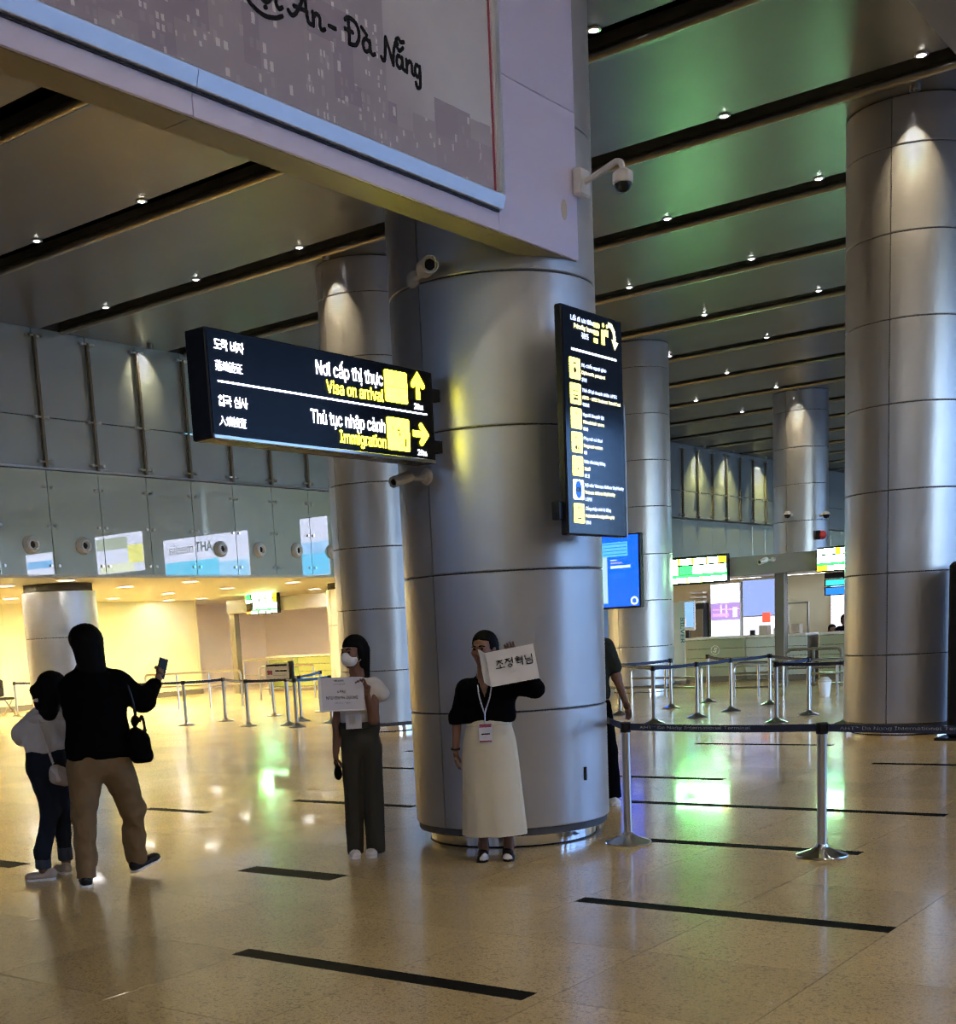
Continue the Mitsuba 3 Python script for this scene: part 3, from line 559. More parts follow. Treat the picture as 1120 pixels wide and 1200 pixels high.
on_board('divider', extr(sbox(0.13*GW, -0.008, 0.88*GW, 0.008)), 0, 0.815, (1.3, 1.5, 1.7))
rows = [(0.686, 0.78, [('H\u1ed9 chi\u1ebfu ngo\u1ea1i giao', 0.42), ('Diplomatic passport', 0.40)]), (0.577, 0.67, [('Th\u1ebb \u0111i l\u1ea1i doanh nh\u00e2n APEC', 0.60), ('ABTC - APEC Business Travel Card', 0.66)]),
        (0.470, 0.563, [('Ng\u01b0\u1eddi khuy\u1ebft t\u1eadt', 0.36), ('Wheelchair users', 0.36)]), (0.365, 0.458, [('Ph\u1ee5 n\u1eef c\u00f3 thai', 0.32), ('Pregnant women', 0.32)]),
        (0.262, 0.352, [('Nh\u00e2n vi\u00ean h\u00e0ng kh\u00f4ng', 0.36), ('Staff', 0.10)]), (0.157, 0.248, [('H\u1ed9i vi\u00ean Vietnam Airlines SkyPriority', 0.68), ('Vietnam Airlines SkyPriority', 0.52)]),
        (0.052, 0.142, [('C\u1ed5ng nh\u1eadp c\u1ea3nh t\u1ef1 \u0111\u1ed9ng', 0.44), ('Automated immigration gate', 0.50)])]
for i, (w0, w1, ls) in enumerate(rows):
    hh = (w1-w0)*GH; g = rbox(0, 0, 0.145, hh, 0.012)
    if i == 5:
        ring = affinity.scale(Point(0.0725, hh/2).buffer(0.05), 0.82, 1.15)
        on_board('pictogram', extr(g.difference(ring)), 0.09, w0, (1.25, 1.25, 1.0))
        part(gb, 'emblem', laid(extr(ring.difference(affinity.scale(ring, 0.8, 0.28))), (GX+0.09*GW, GY-0.0062, GZ+w0*GH), XP, ZP), 'm_beltblue', emit=(0.02, 0.12, 0.55), weight=0.05)
    else:
        holes = {0: [Point(0.073, 0.06).buffer(0.018), sbox(0.055, 0.10, 0.09, 0.108)], 1: [sbox(0.045, 0.03, 0.105, 0.042), sbox(0.045, 0.055, 0.10, 0.062), sbox(0.045, 0.085, 0.105, 0.09)],
                 2: [sbox(0.065, 0.095, 0.08, 0.11)], 3: [Point(0.06, 0.10).buffer(0.008), Point(0.06, 0.035).buffer(0.014), Point(0.09, 0.03).buffer(0.010)], 4: [Point(0.075, 0.05).buffer(0.008)], 6: [sbox(0.05, 0.03, 0.1, 0.036), sbox(0.05, 0.1, 0.1, 0.106)]}[i]
        for h_ in holes: g = g.difference(h_)
        on_board('pictogram', extr(g), 0.09, w0, YQ)
    for (s, wd), dz, e in zip(ls, (0.062, 0.030), (WB, YL)): on_board('lettering', text(s, 0.022, wd*GW*0.98, True), 0.285, w0+dz, e)
    on_board('lettering', strokes([[(x*0.8+q*0.95, y) for x, y in l] for q in range((3, 4, 3, 2, 3, 4, 3)[i]) for l in HG[('ip', 'guk', 'ja', 'sa', 'bi', 'do')[(q+i) % 6]]], 0.0035, 0.024), 0.285, w0-0.002, WB)

# ---------------------------------------------------------------- security cameras
def bullet(lab, wall, base_dir, front, r=0.042, L=0.20, aim=None):
    t = thing('security_camera', lab, 'camera')
    wall, front = np.array(wall, float), np.array(front, float); a = np.array(aim, float); a /= np.linalg.norm(a)
    back = front-a*L
    part(t, 'mount', lathe([(0, -0.03), (0.055, -0.03), (0.06, 0.0), (0.05, 0.02), (0.02, 0.03), (0, 0.03)], 20, wall, base_dir), 'm_offwhite', 30)
    part(t, 'arm', tube(curve([wall, (wall+back)/2+np.array([0, 0, -0.015]), back+a*0.05]), 0.018), 'm_offwhite', 30)
    part(t, 'body', lathe([(0, 0), (r*0.8, 0.0), (r, 0.02), (r, L), (r*0.85, L), (r*0.8, L-0.02), (0, L-0.02)], 22, back, a), 'm_offwhite', 30)
    part(t, 'lens', lathe([(0, L-0.018), (r*0.62, L-0.018), (r*0.5, L-0.006), (0, L-0.004)], 18, back, a), 'm_black', 30)
    return t
bullet('white bullet security camera high on the left of the thick column, above the hanging sign', (7.655, 5.76, 4.09), (-0.98, 0.2, 0), (7.42, 5.43, 4.085), 0.060, 0.19, (-0.62, -0.78, -0.08))
bullet('white bullet security camera below the right end of the hanging sign', (7.645, 5.72, 2.735), (-0.99, 0.15, 0), (7.33, 5.79, 2.685), 0.040, 0.19, (-0.93, 0.15, -0.27))
t = thing('dome_camera', 'white dome security camera on a bent arm at the corner of the overhead bulkhead', 'camera')
part(t, 'wall_plate', bevbox(8.275, 8.425, FY-0.065, FY, 4.555, 4.735, 0.012), 'm_offwhite')
part(t, 'arm', tube(curve([(8.35, FY-0.06, 4.645), (8.35, FY-0.20, 4.685), (8.35, FY-0.30, 4.715), (8.35, FY-0.345, 4.70), (8.35, FY-0.355, 4.645)], 24), 0.020, 12), 'm_offwhite', 30)
part(t, 'housing', lathe([(0, 0.075), (0.03, 0.07), (0.065, 0.045), (0.07, 0.035), (0.07, -0.02), (0.06, -0.025), (0, -0.025)], 28, (8.35, FY-0.355, 4.59)), 'm_offwhite', 30)
part(t, 'dome', lathe([(0.058, -0.024), (0.055, -0.045), (0.042, -0.068), (0.02, -0.08), (0, -0.082)][::-1], 24, (8.35, FY-0.355, 4.59)), 'm_black', 40)
bullet('small white bullet camera under the grey gate beam at the right', (28.48, 11.62, 2.80), (-1, 0, 0), (28.0, 11.75, 2.74), 0.06, 0.26, (-0.9, 0.35, -0.25))
for (x, y, z, w, lab) in ((34.96, 13.72, 4.22, (-1, 0.1, 0), 'small dome camera on the farthest column'), (35.28, 13.05, 4.15, (-0.5, -0.86, 0), 'small dome camera on the right side of the farthest column')):
    t = thing('dome_camera', lab, 'camera')
    w = np.array(w); w = w/np.linalg.norm(w); p = np.array([x, y, z])+w*0.25
    part(t, 'arm', tube([(x, y, z), tuple(p+np.array([0, 0, 0.02]))], 0.04), 'm_offwhite', 30)
    part(t, 'housing', lathe([(0, 0.10), (0.08, 0.08), (0.11, 0.0), (0, 0.0)], 16, tuple(p)), 'm_offwhite', 30)
    part(t, 'dome', lathe([(0, -0.10), (0.06, -0.08), (0.095, 0.0), (0, 0.0)], 16, tuple(p)), 'm_black', 30)
t = thing('alarm_bell', 'round red alarm bell on the farthest column', 'alarm')
part(t, 'bracket', B(35.15, 35.45, 13.02, 13.12, 3.52, 3.75), 'm_black'); part(t, 'bell', lathe([(0, 0.09), (0.07, 0.07), (0.115, 0.0), (0.115, -0.03), (0, -0.03)], 24, (35.25, 12.98, 3.63), (-0.8, -0.6, 0)), 'm_red', 30, emit=(0.5, 0.03, 0.05), weight=0.05)

# ---------------------------------------------------------------- blue portrait display on the distant column
t = thing('portrait_display', 'blue portrait information display in front of the distant column', 'display')
def on_x(x0, y_left, y_right, z0, z1, th=0.006): return B(x0-th, x0, min(y_left, y_right), max(y_left, y_right), z0, z1)
DX = 24.9
part(t, 'casing', bevbox(DX, DX+0.12, 13.07, 14.15, 1.88, 3.44, 0.02), 'm_black')
part(t, 'screen', on_x(DX, 14.12, 13.13, 1.92, 3.41), 'm_navy', emit=(0.0, 0.13, 1.5), weight=0.6)
part(t, 'hanger', B(DX+0.12, 25.68, 13.6, 13.8, 2.5, 2.8), 'm_steel')
for (yl, yr, z0, z1, e) in ((14.08, 13.38, 2.98, 3.28, (0.10, 0.48, 0.95)), (14.08, 13.88, 2.00, 2.98, (0.40, 0.62, 0.95)), (13.80, 13.32, 2.73, 2.79, (0.6, 0.75, 1.0)), (13.80, 13.52, 2.83, 2.86, (0.35, 0.35, 0.9)),
                            (13.80, 13.65, 2.89, 2.92, (0.5, 0.6, 0.9)), (13.78, 13.45, 2.60, 2.62, (0.02, 0.2, 0.8)), (13.78, 13.45, 2.53, 2.55, (0.02, 0.2, 0.8))):
    part(t, 'window', on_x(DX-0.008, yl, yr, z0, z1), 'm_navy', emit=e, weight=0.05)
for z in (3.02, 3.09, 3.16, 3.23): part(t, 'text_line', on_x(DX-0.016, 14.0, 13.40, z, z+0.02), 'm_navy', emit=(0.02, 0.25, 0.7), weight=0.02)
part(t, 'emblem', lathe([(0.05, 0), (0.09, 0), (0.09, 0.008), (0.05, 0.008)], 24, (DX-0.012, 13.24, 2.03), (-1, 0, 0)), 'm_white', emit=(0.7, 0.85, 1.0), weight=0.02)

# ---------------------------------------------------------------- gate beams with running LED signs
PX = 28.5
def gate(y0, y1, z0, z1, pole_y, lab):
    t = thing('gate_portal', lab, 'gate')
    part(t, 'beam', bevbox(PX, PX+0.28, y0, y1, z0, z1, 0.01), 'm_portal')
    for y in (pole_y if isinstance(pole_y, tuple) else (pole_y,)):
        part(t, 'post', bevbox(PX+0.04, PX+0.26, y-0.115, y+0.115, 0, z0, 0.01), 'm_post_dark')
    return t
gate(8.7, 14.6, 2.49, 2.92, (11.5, 9.0, 14.4), 'grey gate beam on dark posts in front of the right counters')
gate(22.7, 29.4, 2.47, 2.89, (29.24, 22.9), 'tan gate beam on dark posts in front of the left counters')
prin('m_led', (0.02, 0.02, 0.02), 0.5)
LW, LG, LY, LR, LO = (7.5, 19.0, 10.0), (0.10, 24.0, 0.30), (8.0, 6.5, 0.5), (6.0, 0.6, 0.05), (6.5, 2.0, 0.05)
def led_sign(yl, yr, z0, z1, rows_, lab):
    t = thing('led_sign', lab, 'sign')
    part(t, 'casing', bevbox(PX-0.17, PX-0.02, yr, yl, z0, z1, 0.01), 'm_black')
    part(t, 'hanger', B(PX-0.03, PX+0.02, yr+0.2, yl-0.2, (z0+z1)/2-0.08, (z0+z1)/2+0.08), 'm_black')
    W = yl-yr; Hh = z1-z0
    for f0, f1, segs in rows_:
        for s0, s1, e, wt in segs:
            part(t, 'led_block', B(PX-0.178, PX-0.17, yl-s1*W+0.004, yl-s0*W-0.004, z0+f0*Hh, z0+f1*Hh), 'm_led', emit=e, weight=wt)
led_sign(14.25, 12.66, 2.37, 3.02, [(0.70, 0.92, [(0, .22, LW, .3), (.22, .25, LO, .02), (.25, .44, LW, .3), (.44, .47, LO, .02), (.47, .66, LW, .3), (.66, .69, LR, .02), (.69, .86, LW, .3), (.86, .99, LO, .1)]),
    (0.36, 0.66, [(0, .23, LW, .6), (.24, .45, LG, .8), (.45, .99, LW, .9)]), (0.26, 0.34, [(0, .99, LG, .8)]),
    (0.06, 0.25, [(0, .08, LW, .1), (.08, .14, LY, .05), (.14, .34, LW, .3), (.34, .39, LY, .05), (.39, .58, LW, .3), (.58, .62, LY, .05), (.62, .99, LW, .4)])], 'bright green and white running LED sign on the right gate beam')
led_sign(10.55, 9.5, 2.44, 2.97, [(0.70, 0.94, [(0, .4, LW, .3), (.4, .5, LO, .05), (.5, .99, LW, .3)]), (0.36, 0.66, [(0, .99, LW, .8)]), (0.27, 0.34, [(0, .99, LG, .6)]), (0.04, 0.25, [(0, .22, LO, .2), (.22, .75, LW, .3), (.75, .9, LY, .1), (.9, .99, LW, .1)])],
    'bright LED sign between the farthest column and the right edge column')
led_sign(28.35, 27.04, 2.40, 3.36, [(0.84, 0.96, [(0, .14, LR, .05), (.16, .4, LY, .1), (.4, .6, LG, .1), (.6, .75, LY, .1), (.75, .99, (0.3, 4.5, 3.5), .1)]), (0.70, 0.81, [(0, .12, LO, .05), (.14, .3, LY, .05), (.3, .99, LG, .2)]),
    (0.48, 0.68, [(0, .15, LG, .1), (.2, .6, LW, .4), (.6, .64, LY, .03), (.65, .86, LW, .2), (.88, .99, LO, .1)]), (0.36, 0.46, [(0, .18, LW, .1), (.22, .42, LW, .1), (.46, .62, LW, .1), (.66, .86, LW, .1), (.88, .99, LO, .1)]),
    (0.16, 0.34, [(.22, .99, LW, .5)]), (0.11, 0.15, [(.2, .99, LG, .3)]), (0.02, 0.10, [(0, .12, LR, .05), (.14, .36, LW, .1), (.4, .6, LW, .1), (.64, .99, LW, .2)])], 'colourful LED sign hanging on the left gate beam')
t = thing('lane_screen', 'black, teal and blue lane screens stacked under the right LED sign', 'display')
for z0, z1, e in ((2.29, 2.41, None), (2.12, 2.27, (0.05, 0.75, 0.75)), (1.92, 2.10, (0.02, 0.25, 0.95))):
    part(t, 'casing', bevbox(PX-0.12, PX-0.02, 9.55, 10.40, z0, z1, 0.008), 'm_black')
    if e: part(t, 'screen', B(PX-0.128, PX-0.12, 9.58, 10.37, z0+0.015, z1-0.015), 'm_led', emit=e, weight=0.1)
part(t, 'hanger', B(PX-0.06, PX-0.03, 9.9, 10.0, 2.2, 2.52), 'm_black')

# ---------------------------------------------------------------- counters
CXF = 29.5
def counter(y0, y1, mat, lab, top=1.08, boards=4, z0=0.14):
    t = thing('service_counter', lab, 'counter')
    part(t, 'carcass', B(CXF+0.03, CXF+0.72, y0, y1, 0.0, top-0.04), 'm_post_dark')
    h = (top-0.04-z0)/boards
    for i in range(boards): part(t, 'front_board', bevbox(CXF, CXF+0.03, y0, y1, z0+i*h+0.006, z0+(i+1)*h-0.006, 0.004), mat)
    part(t, 'worktop', bevbox(CXF-0.05, CXF+0.75, y0, y1, top-0.04, top+0.02, 0.01), 'm_counter_top')
    return t
ct = counter(12.75, 14.30, 'm_counter', 'olive green counter of stacked boards bearing a round emblem')
ring = lathe([(0.10, 0), (0.115, 0), (0.115, 0.006), (0.10, 0.006)], 28, (CXF-0.002, 13.52, 0.78), (-1, 0, 0))
part(ct, 'emblem', cat_([ring, laid(strokes([smooth([(0.05, 0.04), (0.0, 0.05), (-0.02, 0.02), (0.02, -0.01), (0.0, -0.04), (-0.05, -0.03)])], 0.024), (CXF-0.001, 13.52, 0.78), YM, ZP)]), 'm_white', label='round white emblem')
counter(11.22, 12.74, 'm_counter_light', 'pale green counter of stacked boards left of the dark gate post')
counter(9.0, 10.92, 'm_counter', 'green counter beyond the tall right column, with people behind it')
counter(27.45, 28.80, 'm_counter_left', 'dark yellow green counter with a small white notice before it', boards=3)
counter(24.6, 27.44, 'm_counter_left2', 'lighter yellow green counter beside the pale column')
def box_row(name, lab, cat, group, spots, dims, mat, top=1.10):
    for (x, y) in spots:
        k = thing(name, lab, cat, group); whole(k, bevbox(x-dims[0]/2, x+dims[0]/2, y-dims[1]/2, y+dims[1]/2, top, top+dims[2], 0.01), mat)
box_row('carton', 'beige box on the pale counter below the small red notice', 'box', 'boxes on the pale counter', ((29.75, 12.35),), (0.2, 0.22, 0.22), 'm_beige')
box_row('carton', 'beige box on the pale counter just left of the glass screen', 'box', 'boxes on the pale counter', ((29.85, 11.60),), (0.2, 0.22, 0.22), 'm_beige')
box_row('carton', 'low white box on the pale counter near the beige one', 'box', None, ((29.75, 12.02),), (0.18, 0.16, 0.14), 'm_white')
k = thing('tablet_stand', 'dark little card stand on the counter under the blue wall', 'stand'); whole(k, cat_([bevbox(29.68, 29.72, 12.58, 12.70, 1.10, 1.22, 0.006), B(29.64, 29.8, 12.6, 12.68, 1.10, 1.112)]), 'm_black')
# glass screen on the counter right of the post
t = thing('glass_screen', 'clear glass screen with a steel frame on the pale counter beside the dark post', 'glass screen')
part(t, 'pane', flat_y if False else ([[29.62, 11.24, 1.10], [29.62, 11.72, 1.10], [29.62, 11.72, 1.80], [29.62, 11.24, 1.80]], [[0, 1, 2, 3]]), 'm_pane')
for y in (11.24, 11.72): part(t, 'upright', B(29.60, 29.64, y-0.015, y+0.015, 1.10, 1.82), 'm_steel')
part(t, 'top_rail', B(29.60, 29.64, 11.24, 11.72, 1.79, 1.82), 'm_steel')
# booth back wall with light boxes
labels['wall_booth'] = {'kind': 'structure', 'label': 'pale booth back wall behind the right counters'}
whole('wall_booth', B(31.3, 31.4, 8.0, 16.2, 0, 2.75), 'm_lowceil')
labels['ceiling_booth'] = {'kind': 'structure', 'label': 'canopy over the right counters'}
whole('ceiling_booth', B(30.0, 31.5, 8.0, 16.2, 2.52, 2.60), 'm_lowceil')
for y in (9.6, 11.6, 13.2, 14.6):
    t = thing('booth_light', 'white strip lamp under the booth canopy', 'ceiling lamp', 'strip lamps of the booth')
    part(t, 'housing', B(30.30, 30.42, y-0.5, y+0.5, 2.485, 2.519), 'm_white'); part(t, 'tube', B(30.31, 30.41, y-0.48, y+0.48, 2.475, 2.484), 'm_white', emit=(5, 5, 5.4), weight=1.0)
def glow(name, lab, cat, y0, y1, z0, z1, e, x=31.25, wt=0.3):
    t = thing(name, lab, cat); part(t, 'box', bevbox(x, x+0.045, y0, y1, z0, z1, 0.006), 'm_white'); part(t, 'screen', B(x-0.006, x, y0+0.01, y1-0.01, z0+0.01, z1-0.01), 'm_led', emit=e, weight=wt); return t
lb = thing('lightbox', 'white light box with a purple picture behind the olive counter', 'light box')
part(lb, 'box', bevbox(31.2, 31.29, 13.60, 14.42, 0.9, 2.42, 0.008), 'm_white')
for z0, z1, e in ((1.92, 2.40, (1.3, 1.3, 1.35)), (1.50, 1.91, (0.42, 0.26, 0.66)), (0.95, 1.49, (0.8, 1.1, 1.2))): part(lb, 'screen', B(31.192, 31.2, 13.62, 14.40, z0, z1), 'm_led', emit=e, weight=0.4)
for (y0, y1, z0, z1, e) in ((13.62, 14.35, 1.74, 1.77, (0.75, 0.15, 0.5)), (13.9, 14.36, 1.58, 1.66, (0.42, 0.12, 0.75)), (13.68, 13.80, 1.55, 1.80, (0.9, 0.6, 0.9)), (13.95, 14.0, 1.55, 1.88, (0.85, 0.3, 0.7)), (14.1, 14.14, 1.6, 1.88, (0.9, 0.45, 0.75))):
    part(lb, 'picture_shape', B(31.186, 31.191, y0, y1, z0, z1), 'm_white', emit=e, weight=0.05)
glow('lit_panel', 'bluish white lit wall panel with a red sign behind the pale counter', 'panel', 12.52, 13.56, 1.55, 2.45, (0.26, 0.36, 0.80))
glow('lit_panel', 'lower white part of the lit wall behind the pale counter', 'panel', 12.52, 13.56, 0.6, 1.54, (0.85, 0.88, 1.05))
k = thing('red_notice', 'small red notice on the lit wall behind the pale counter', 'notice'); whole(k, bevbox(31.20, 31.243, 12.82, 13.02, 1.38, 1.62, 0.006), 'm_red', emit=(0.75, 0.10, 0.05), weight=0.05)
glow('lit_panel', 'white wall panel with a glow of its own between the farthest column and the right edge column', 'panel', 8.4, 11.3, 0.9, 2.3, (0.85, 0.83, 0.98))  # plain white wall; its brightness is put in as emission
k = thing('dark_cabinet', 'dark grey cabinet behind the end of the olive counter', 'cabinet')
part(k, 'body', bevbox(31.0, 31.28, 14.50, 14.95, 0, 1.95, 0.01), 'm_void'); part(k, 'door', bevbox(30.97, 31.0, 14.52, 14.93, 0.1, 1.80, 0.006), 'm_post_dark')
for z in (1.86, 1.98, 2.1):
    kk2 = thing('binder', 'flat box on top of the dark cabinet', 'box', 'boxes on the dark cabinet'); whole(kk2, bevbox(31.0, 31.25, 14.52, 14.90, z+0.09, z+0.15, 0.01), 'm_white' if z < 1.9 else 'm_offwhite')
t = thing('poster_display', 'small blue picture display beside the distant column', 'display')
part(t, 'casing', bevbox(29.9, 29.98, 14.25, 14.66, 1.28, 2.02, 0.01), 'm_white'); part(t, 'screen', B(29.893, 29.9, 14.27, 14.60, 1.36, 1.98), 'm_led', emit=(0.22, 0.45, 0.95), weight=0.2)
part(t, 'picture_shape', B(29.888, 29.893, 14.47, 14.60, 1.40, 1.58), 'm_led', emit=(0.85, 0.55, 0.45), weight=0.03); part(t, 'foot', B(29.9, 29.96, 14.4, 14.5, 1.0, 1.3), 'm_black')
t = thing('notice_stand', 'narrow cream roll-up with teal lettering beside the distant column', 'roll-up')
part(t, 'sheet', bevbox(28.95, 28.97, 14.05, 14.36, 0.08, 1.98, 0.004), 'm_counter_top'); part(t, 'foot', B(28.85, 29.07, 14.0, 14.4, 0, 0.08), 'm_steel')
part(t, 'lettering', laid(text('SILVER', 0.10, 0.62, True), (28.948, 14.16, 1.62), (0, 0, -1), (0, -1, 0)), 'm_teal')

# ---------------------------------------------------------------- light boxes on the side wall (seen mirrored in the glass cladding)
labels['wall_side'] = {'kind': 'structure', 'label': 'wall with advertising light boxes behind the right edge column'}
whole('wall_side', B(34.3, 34.5, HALL_Y0, 10.95, 3.1, CEIL+0.5), 'm_wall_gray')
def adbox(y0, y1, z0, z1, lab, shapes):
    t = thing('advert_lightbox', lab, 'light box')
    part(t, 'box', bevbox(34.14, 34.3, y0, y1, z0, z1, 0.01), 'm_white'); part(t, 'screen', B(34.132, 34.14, y0+0.03, y1-0.03, z0+0.03, z1-0.03), 'm_led', emit=(1.95, 1.95, 2.75), weight=0.8)
    for a0, a1, b0, b1, e in shapes: part(t, 'picture_shape', B(34.12, 34.13, a0, a1, b0, b1), 'm_led', emit=e, weight=0.2)
    return t
t = thing('advert_display', 'hanging white and cyan advertising display behind the thick column', 'display')
AX = 23.0
part(t, 'casing', bevbox(AX, AX+0.10, 14.9, 18.05, 3.19, 4.33, 0.01), 'm_white'); part(t, 'screen', B(AX-0.008, AX, 14.93, 18.02, 3.22, 4.30), 'm_led', emit=(1.95, 1.95, 2.75), weight=0.8)
for y in (15.2, 17.7): part(t, 'rod', cyl((AX+0.05, y, 4.33), (AX+0.05, y, CEIL-0.01), 0.012, 8), 'm_steel', 30)
for a0, a1, b0, b1, e in ((14.95, 16.95, 3.23, 3.72, (0.15, 1.6, 2.7)), (16.95, 18.0, 3.23, 3.62, (0.75, 1.7, 2.8))): part(t, 'picture_shape', B(AX-0.018, AX-0.010, a0, a1, b0, b1), 'm_led', emit=e, weight=0.2)
part(t, 'lettering', laid(text('AHT', 0.24, 0.62, True), (AX-0.012, 16.75, 3.92), YM, ZP), 'm_teal'); part(t, 'lettering', laid(text('media', 0.22, 0.90), (AX-0.012, 16.05, 3.92), YM, ZP), 'm_steel')
adbox(9.55, 10.9, 3.72, 5.75, 'white and blue advertising light box', ((9.6, 10.85, 3.77, 4.5, (0.15, 1.5, 2.8)), (9.6, 10.85, 4.5, 4.9, (0.8, 1.5, 2.8))))
adbox(-1.7, 1.25, 4.55, 6.1, 'white and yellow advertising light box', ((0.3, 1.2, 4.9, 5.6, (2.4, 2.2, 0.4)), (-1.6, 0.3, 5.5, 5.95, (0.9, 1.0, 0.8)), (-1.5, 0.6, 4.6, 4.95, (2.2, 2.2, 1.6))))
adbox(-6.4, -4.5, 4.8, 5.75, 'pale blue advertising light box', ((-6.3, -4.6, 5.1, 5.4, (0.3, 1.1, 2.4)),))
t = thing('kiosk', 'black kiosk standing beside the right edge column', 'kiosk')
part(t, 'body', bevbox(15.99, 16.9, 4.20, 4.38, 0.02, 2.10, 0.04), 'm_blackmatte'); part(t, 'foot', B(15.95, 16.95, 4.2, 4.5, 0, 0.03), 'm_black')
# ---------------------------------------------------------------- queue posts and belts
PH = 0.90
base_prof = [(0, 0.0), (0.165, 0.0), (0.172, 0.008), (0.168, 0.016), (0.12, 0.032), (0.07, 0.05), (0.045, 0.066), (0.036, 0.085), (0, 0.085)]
pb = mikit.ply(lathe(base_prof, 40), 'm_chrome', 30)
pb_low = mikit.ply(lathe(base_prof, 18), 'm_chrome', 30)
pp = mikit.ply(lathe([(0, 0.08), (0.031, 0.08), (0.031, PH-0.06), (0, PH-0.06)], 20), 'm_steel', 30)
ph = mikit.ply(lathe([(0, PH-0.075), (0.037, PH-0.075), (0.039, PH-0.07), (0.039, PH-0.008), (0.034, PH), (0, PH)], 20), 'm_black', 30)
def belt_mesh(a, b, z=PH-0.035, h=0.05, sag=0.01):
    a, b = np.array(a, float), np.array(b, float); d = (b-a)/np.linalg.norm(b-a); n = np.array([-d[1], d[0]])*0.0025
    v, f = [], []
    for i in range(9):
        t = i/8; p = a+d*0.036+(b-a-d*0.072)*t; zz = z-sag*4*t*(1-t)
        for s, q in ((1, -1), (1, 1), (-1, 1), (-1, -1)): v.append([p[0]+s*n[0], p[1]+s*n[1], zz+q*h/2])
        if i:
            o = 4*(i-1)
            for k in range(4): f.append([o+k, o+(k+1) % 4, o+4+(k+1) % 4, o+4+k])
    return (v, f)
def post(x, y, lab, group=None, near=False):
    t = thing('queue_post', lab, 'queue barrier', group); M = T().translate([x, y, 0])
    part(t, 'base', pb if near else pb_low, None, to=M); part(t, 'pole', pp, None, to=M); part(t, 'head', ph, None, to=M)
    return t
def belt(t, a, b, mat='m_navy', txt=False, **k):
    key = part(t, 'belt', belt_mesh(a, b, **k), mat)
    if txt:
        a, b = np.array(a), np.array(b); d = (b-a)/np.linalg.norm(b-a); L = np.linalg.norm(b-a); n = np.array([d[1], -d[0], 0])
        if n[:2]@a > 0: n = -n
        s = 0.12
        while s < L-0.75:
            o = np.array([a[0]+d[0]*s, a[1]+d[1]*s, PH-0.048])+n*0.004
            part(key, 'lettering', laid(text('AHT\u2122 Da Nang International Terminal', 0.020, 0.85, False, 0.0008), o, (d[0], d[1], 0), ZP), 'm_belttext'); s += 1.0
P1, P2, P3 = (8.33, 4.53), (8.31, 3.06), (8.33, 1.35)
P0 = (9.60, 5.52)
t1 = post(*P1, 'shiny queue post nearest the thick column', near=True); belt(t1, P1, P2, txt=True); belt(t1, P1, P0)
t2 = post(*P2, 'shiny queue post in front of the right edge column, belts on both sides', near=True); belt(t2, P2, P3, txt=True, sag=0.012)
t3 = post(*P3, 'queue post out at the right holding the end of the long belt', near=True)
far_g = 'queue posts before the right counters'
RP = {'a': (18.18, 9.38), 'b': (21.29, 10.63), 'c': (19.27, 9.16), 'd': (22.70, 10.56), 'e': (20.52, 9.13), 'f': (18.35, 7.45), 'g': (19.70, 7.47), 'h': (18.14, 6.34), 'i': (19.83, 10.88), 'j': (21.98, 9.04)}
RL = {'a': 'queue post right of the walking man, front row by the distant column', 'b': 'queue post in front of the guard rails below the distant column', 'c': 'second queue post of the front row from the left, before the olive counter',
      'd': 'queue post standing before the round emblem of the olive counter', 'e': 'queue post before the pale green counter with two belts', 'f': 'front-row queue post under the dark gate post',
      'g': 'queue post between the gate post and the right edge column', 'h': 'queue post against the left side of the right edge column', 'i': 'queue post half hidden behind the walking man', 'j': 'queue post behind the front row under the dark gate post'}
rt_ = {k: post(*p, RL[k]) for k, p in RP.items()}
for a, b in (('a', 'c'), ('c', 'e'), ('f', 'h'), ('d', 'e'), ('i', 'b'), ('f', 'g'), ('a', 'i'), ('e', 'j'), ('g', 'j')): belt(rt_[a], RP[a], RP[b])
LP = {'a': (17.67, 19.64), 'b': (18.66, 19.52), 'c': (17.53, 17.72), 'd': (19.91, 19.32), 'e': (17.39, 16.31), 'f': (17.78, 16.89), 'g': (18.65, 17.36), 'h': (21.0, 18.9), 'i': (18.28, 16.23), 'k': (19.94, 28.6), 'l': (17.6, 21.6)}
LL = {'a': 'queue post nearest the phone in the raised hand, left row', 'b': 'second queue post right of the raised phone', 'c': 'dark-looking queue post left of the small white notice', 'd': 'queue post behind the small white notice, before the green counter',
      'e': 'front queue post carrying the small white notice', 'f': 'queue post just left of the one with the white notice', 'g': 'queue post just behind the one with the white notice', 'h': 'far queue post behind the white name card',
      'i': 'queue post just left of the masked woman', 'k': 'lone queue post at the far left by the yellow wall', 'l': 'queue post hidden behind the person in a black jacket'}
lt_ = {k: post(*p, LL[k]) for k, p in LP.items()}
for a, b, m in (('a', 'b', 'm_navy'), ('b', 'c', 'm_navy'), ('c', 'f', 'm_navy'), ('d', 'g', 'm_navy'), ('e', 'i', 'm_beltblue'), ('g', 'h', 'm_beltblue'), ('l', 'a', 'm_navy'), ('f', 'e', 'm_navy')): belt(lt_[a], LP[a], LP[b], m)
belt(lt_['k'], LP['k'], (20.05, 27.2))
t = thing('notice_card', 'small white notice with dark lettering on a queue post', 'notice')
part(t, 'board', bevbox(17.34, 17.36, 16.38, 16.98, 0.90, 1.19, 0.004), 'm_paper'); part(t, 'clip', B(17.35, 17.40, 16.30, 16.40, 0.89, 1.22), 'm_black')
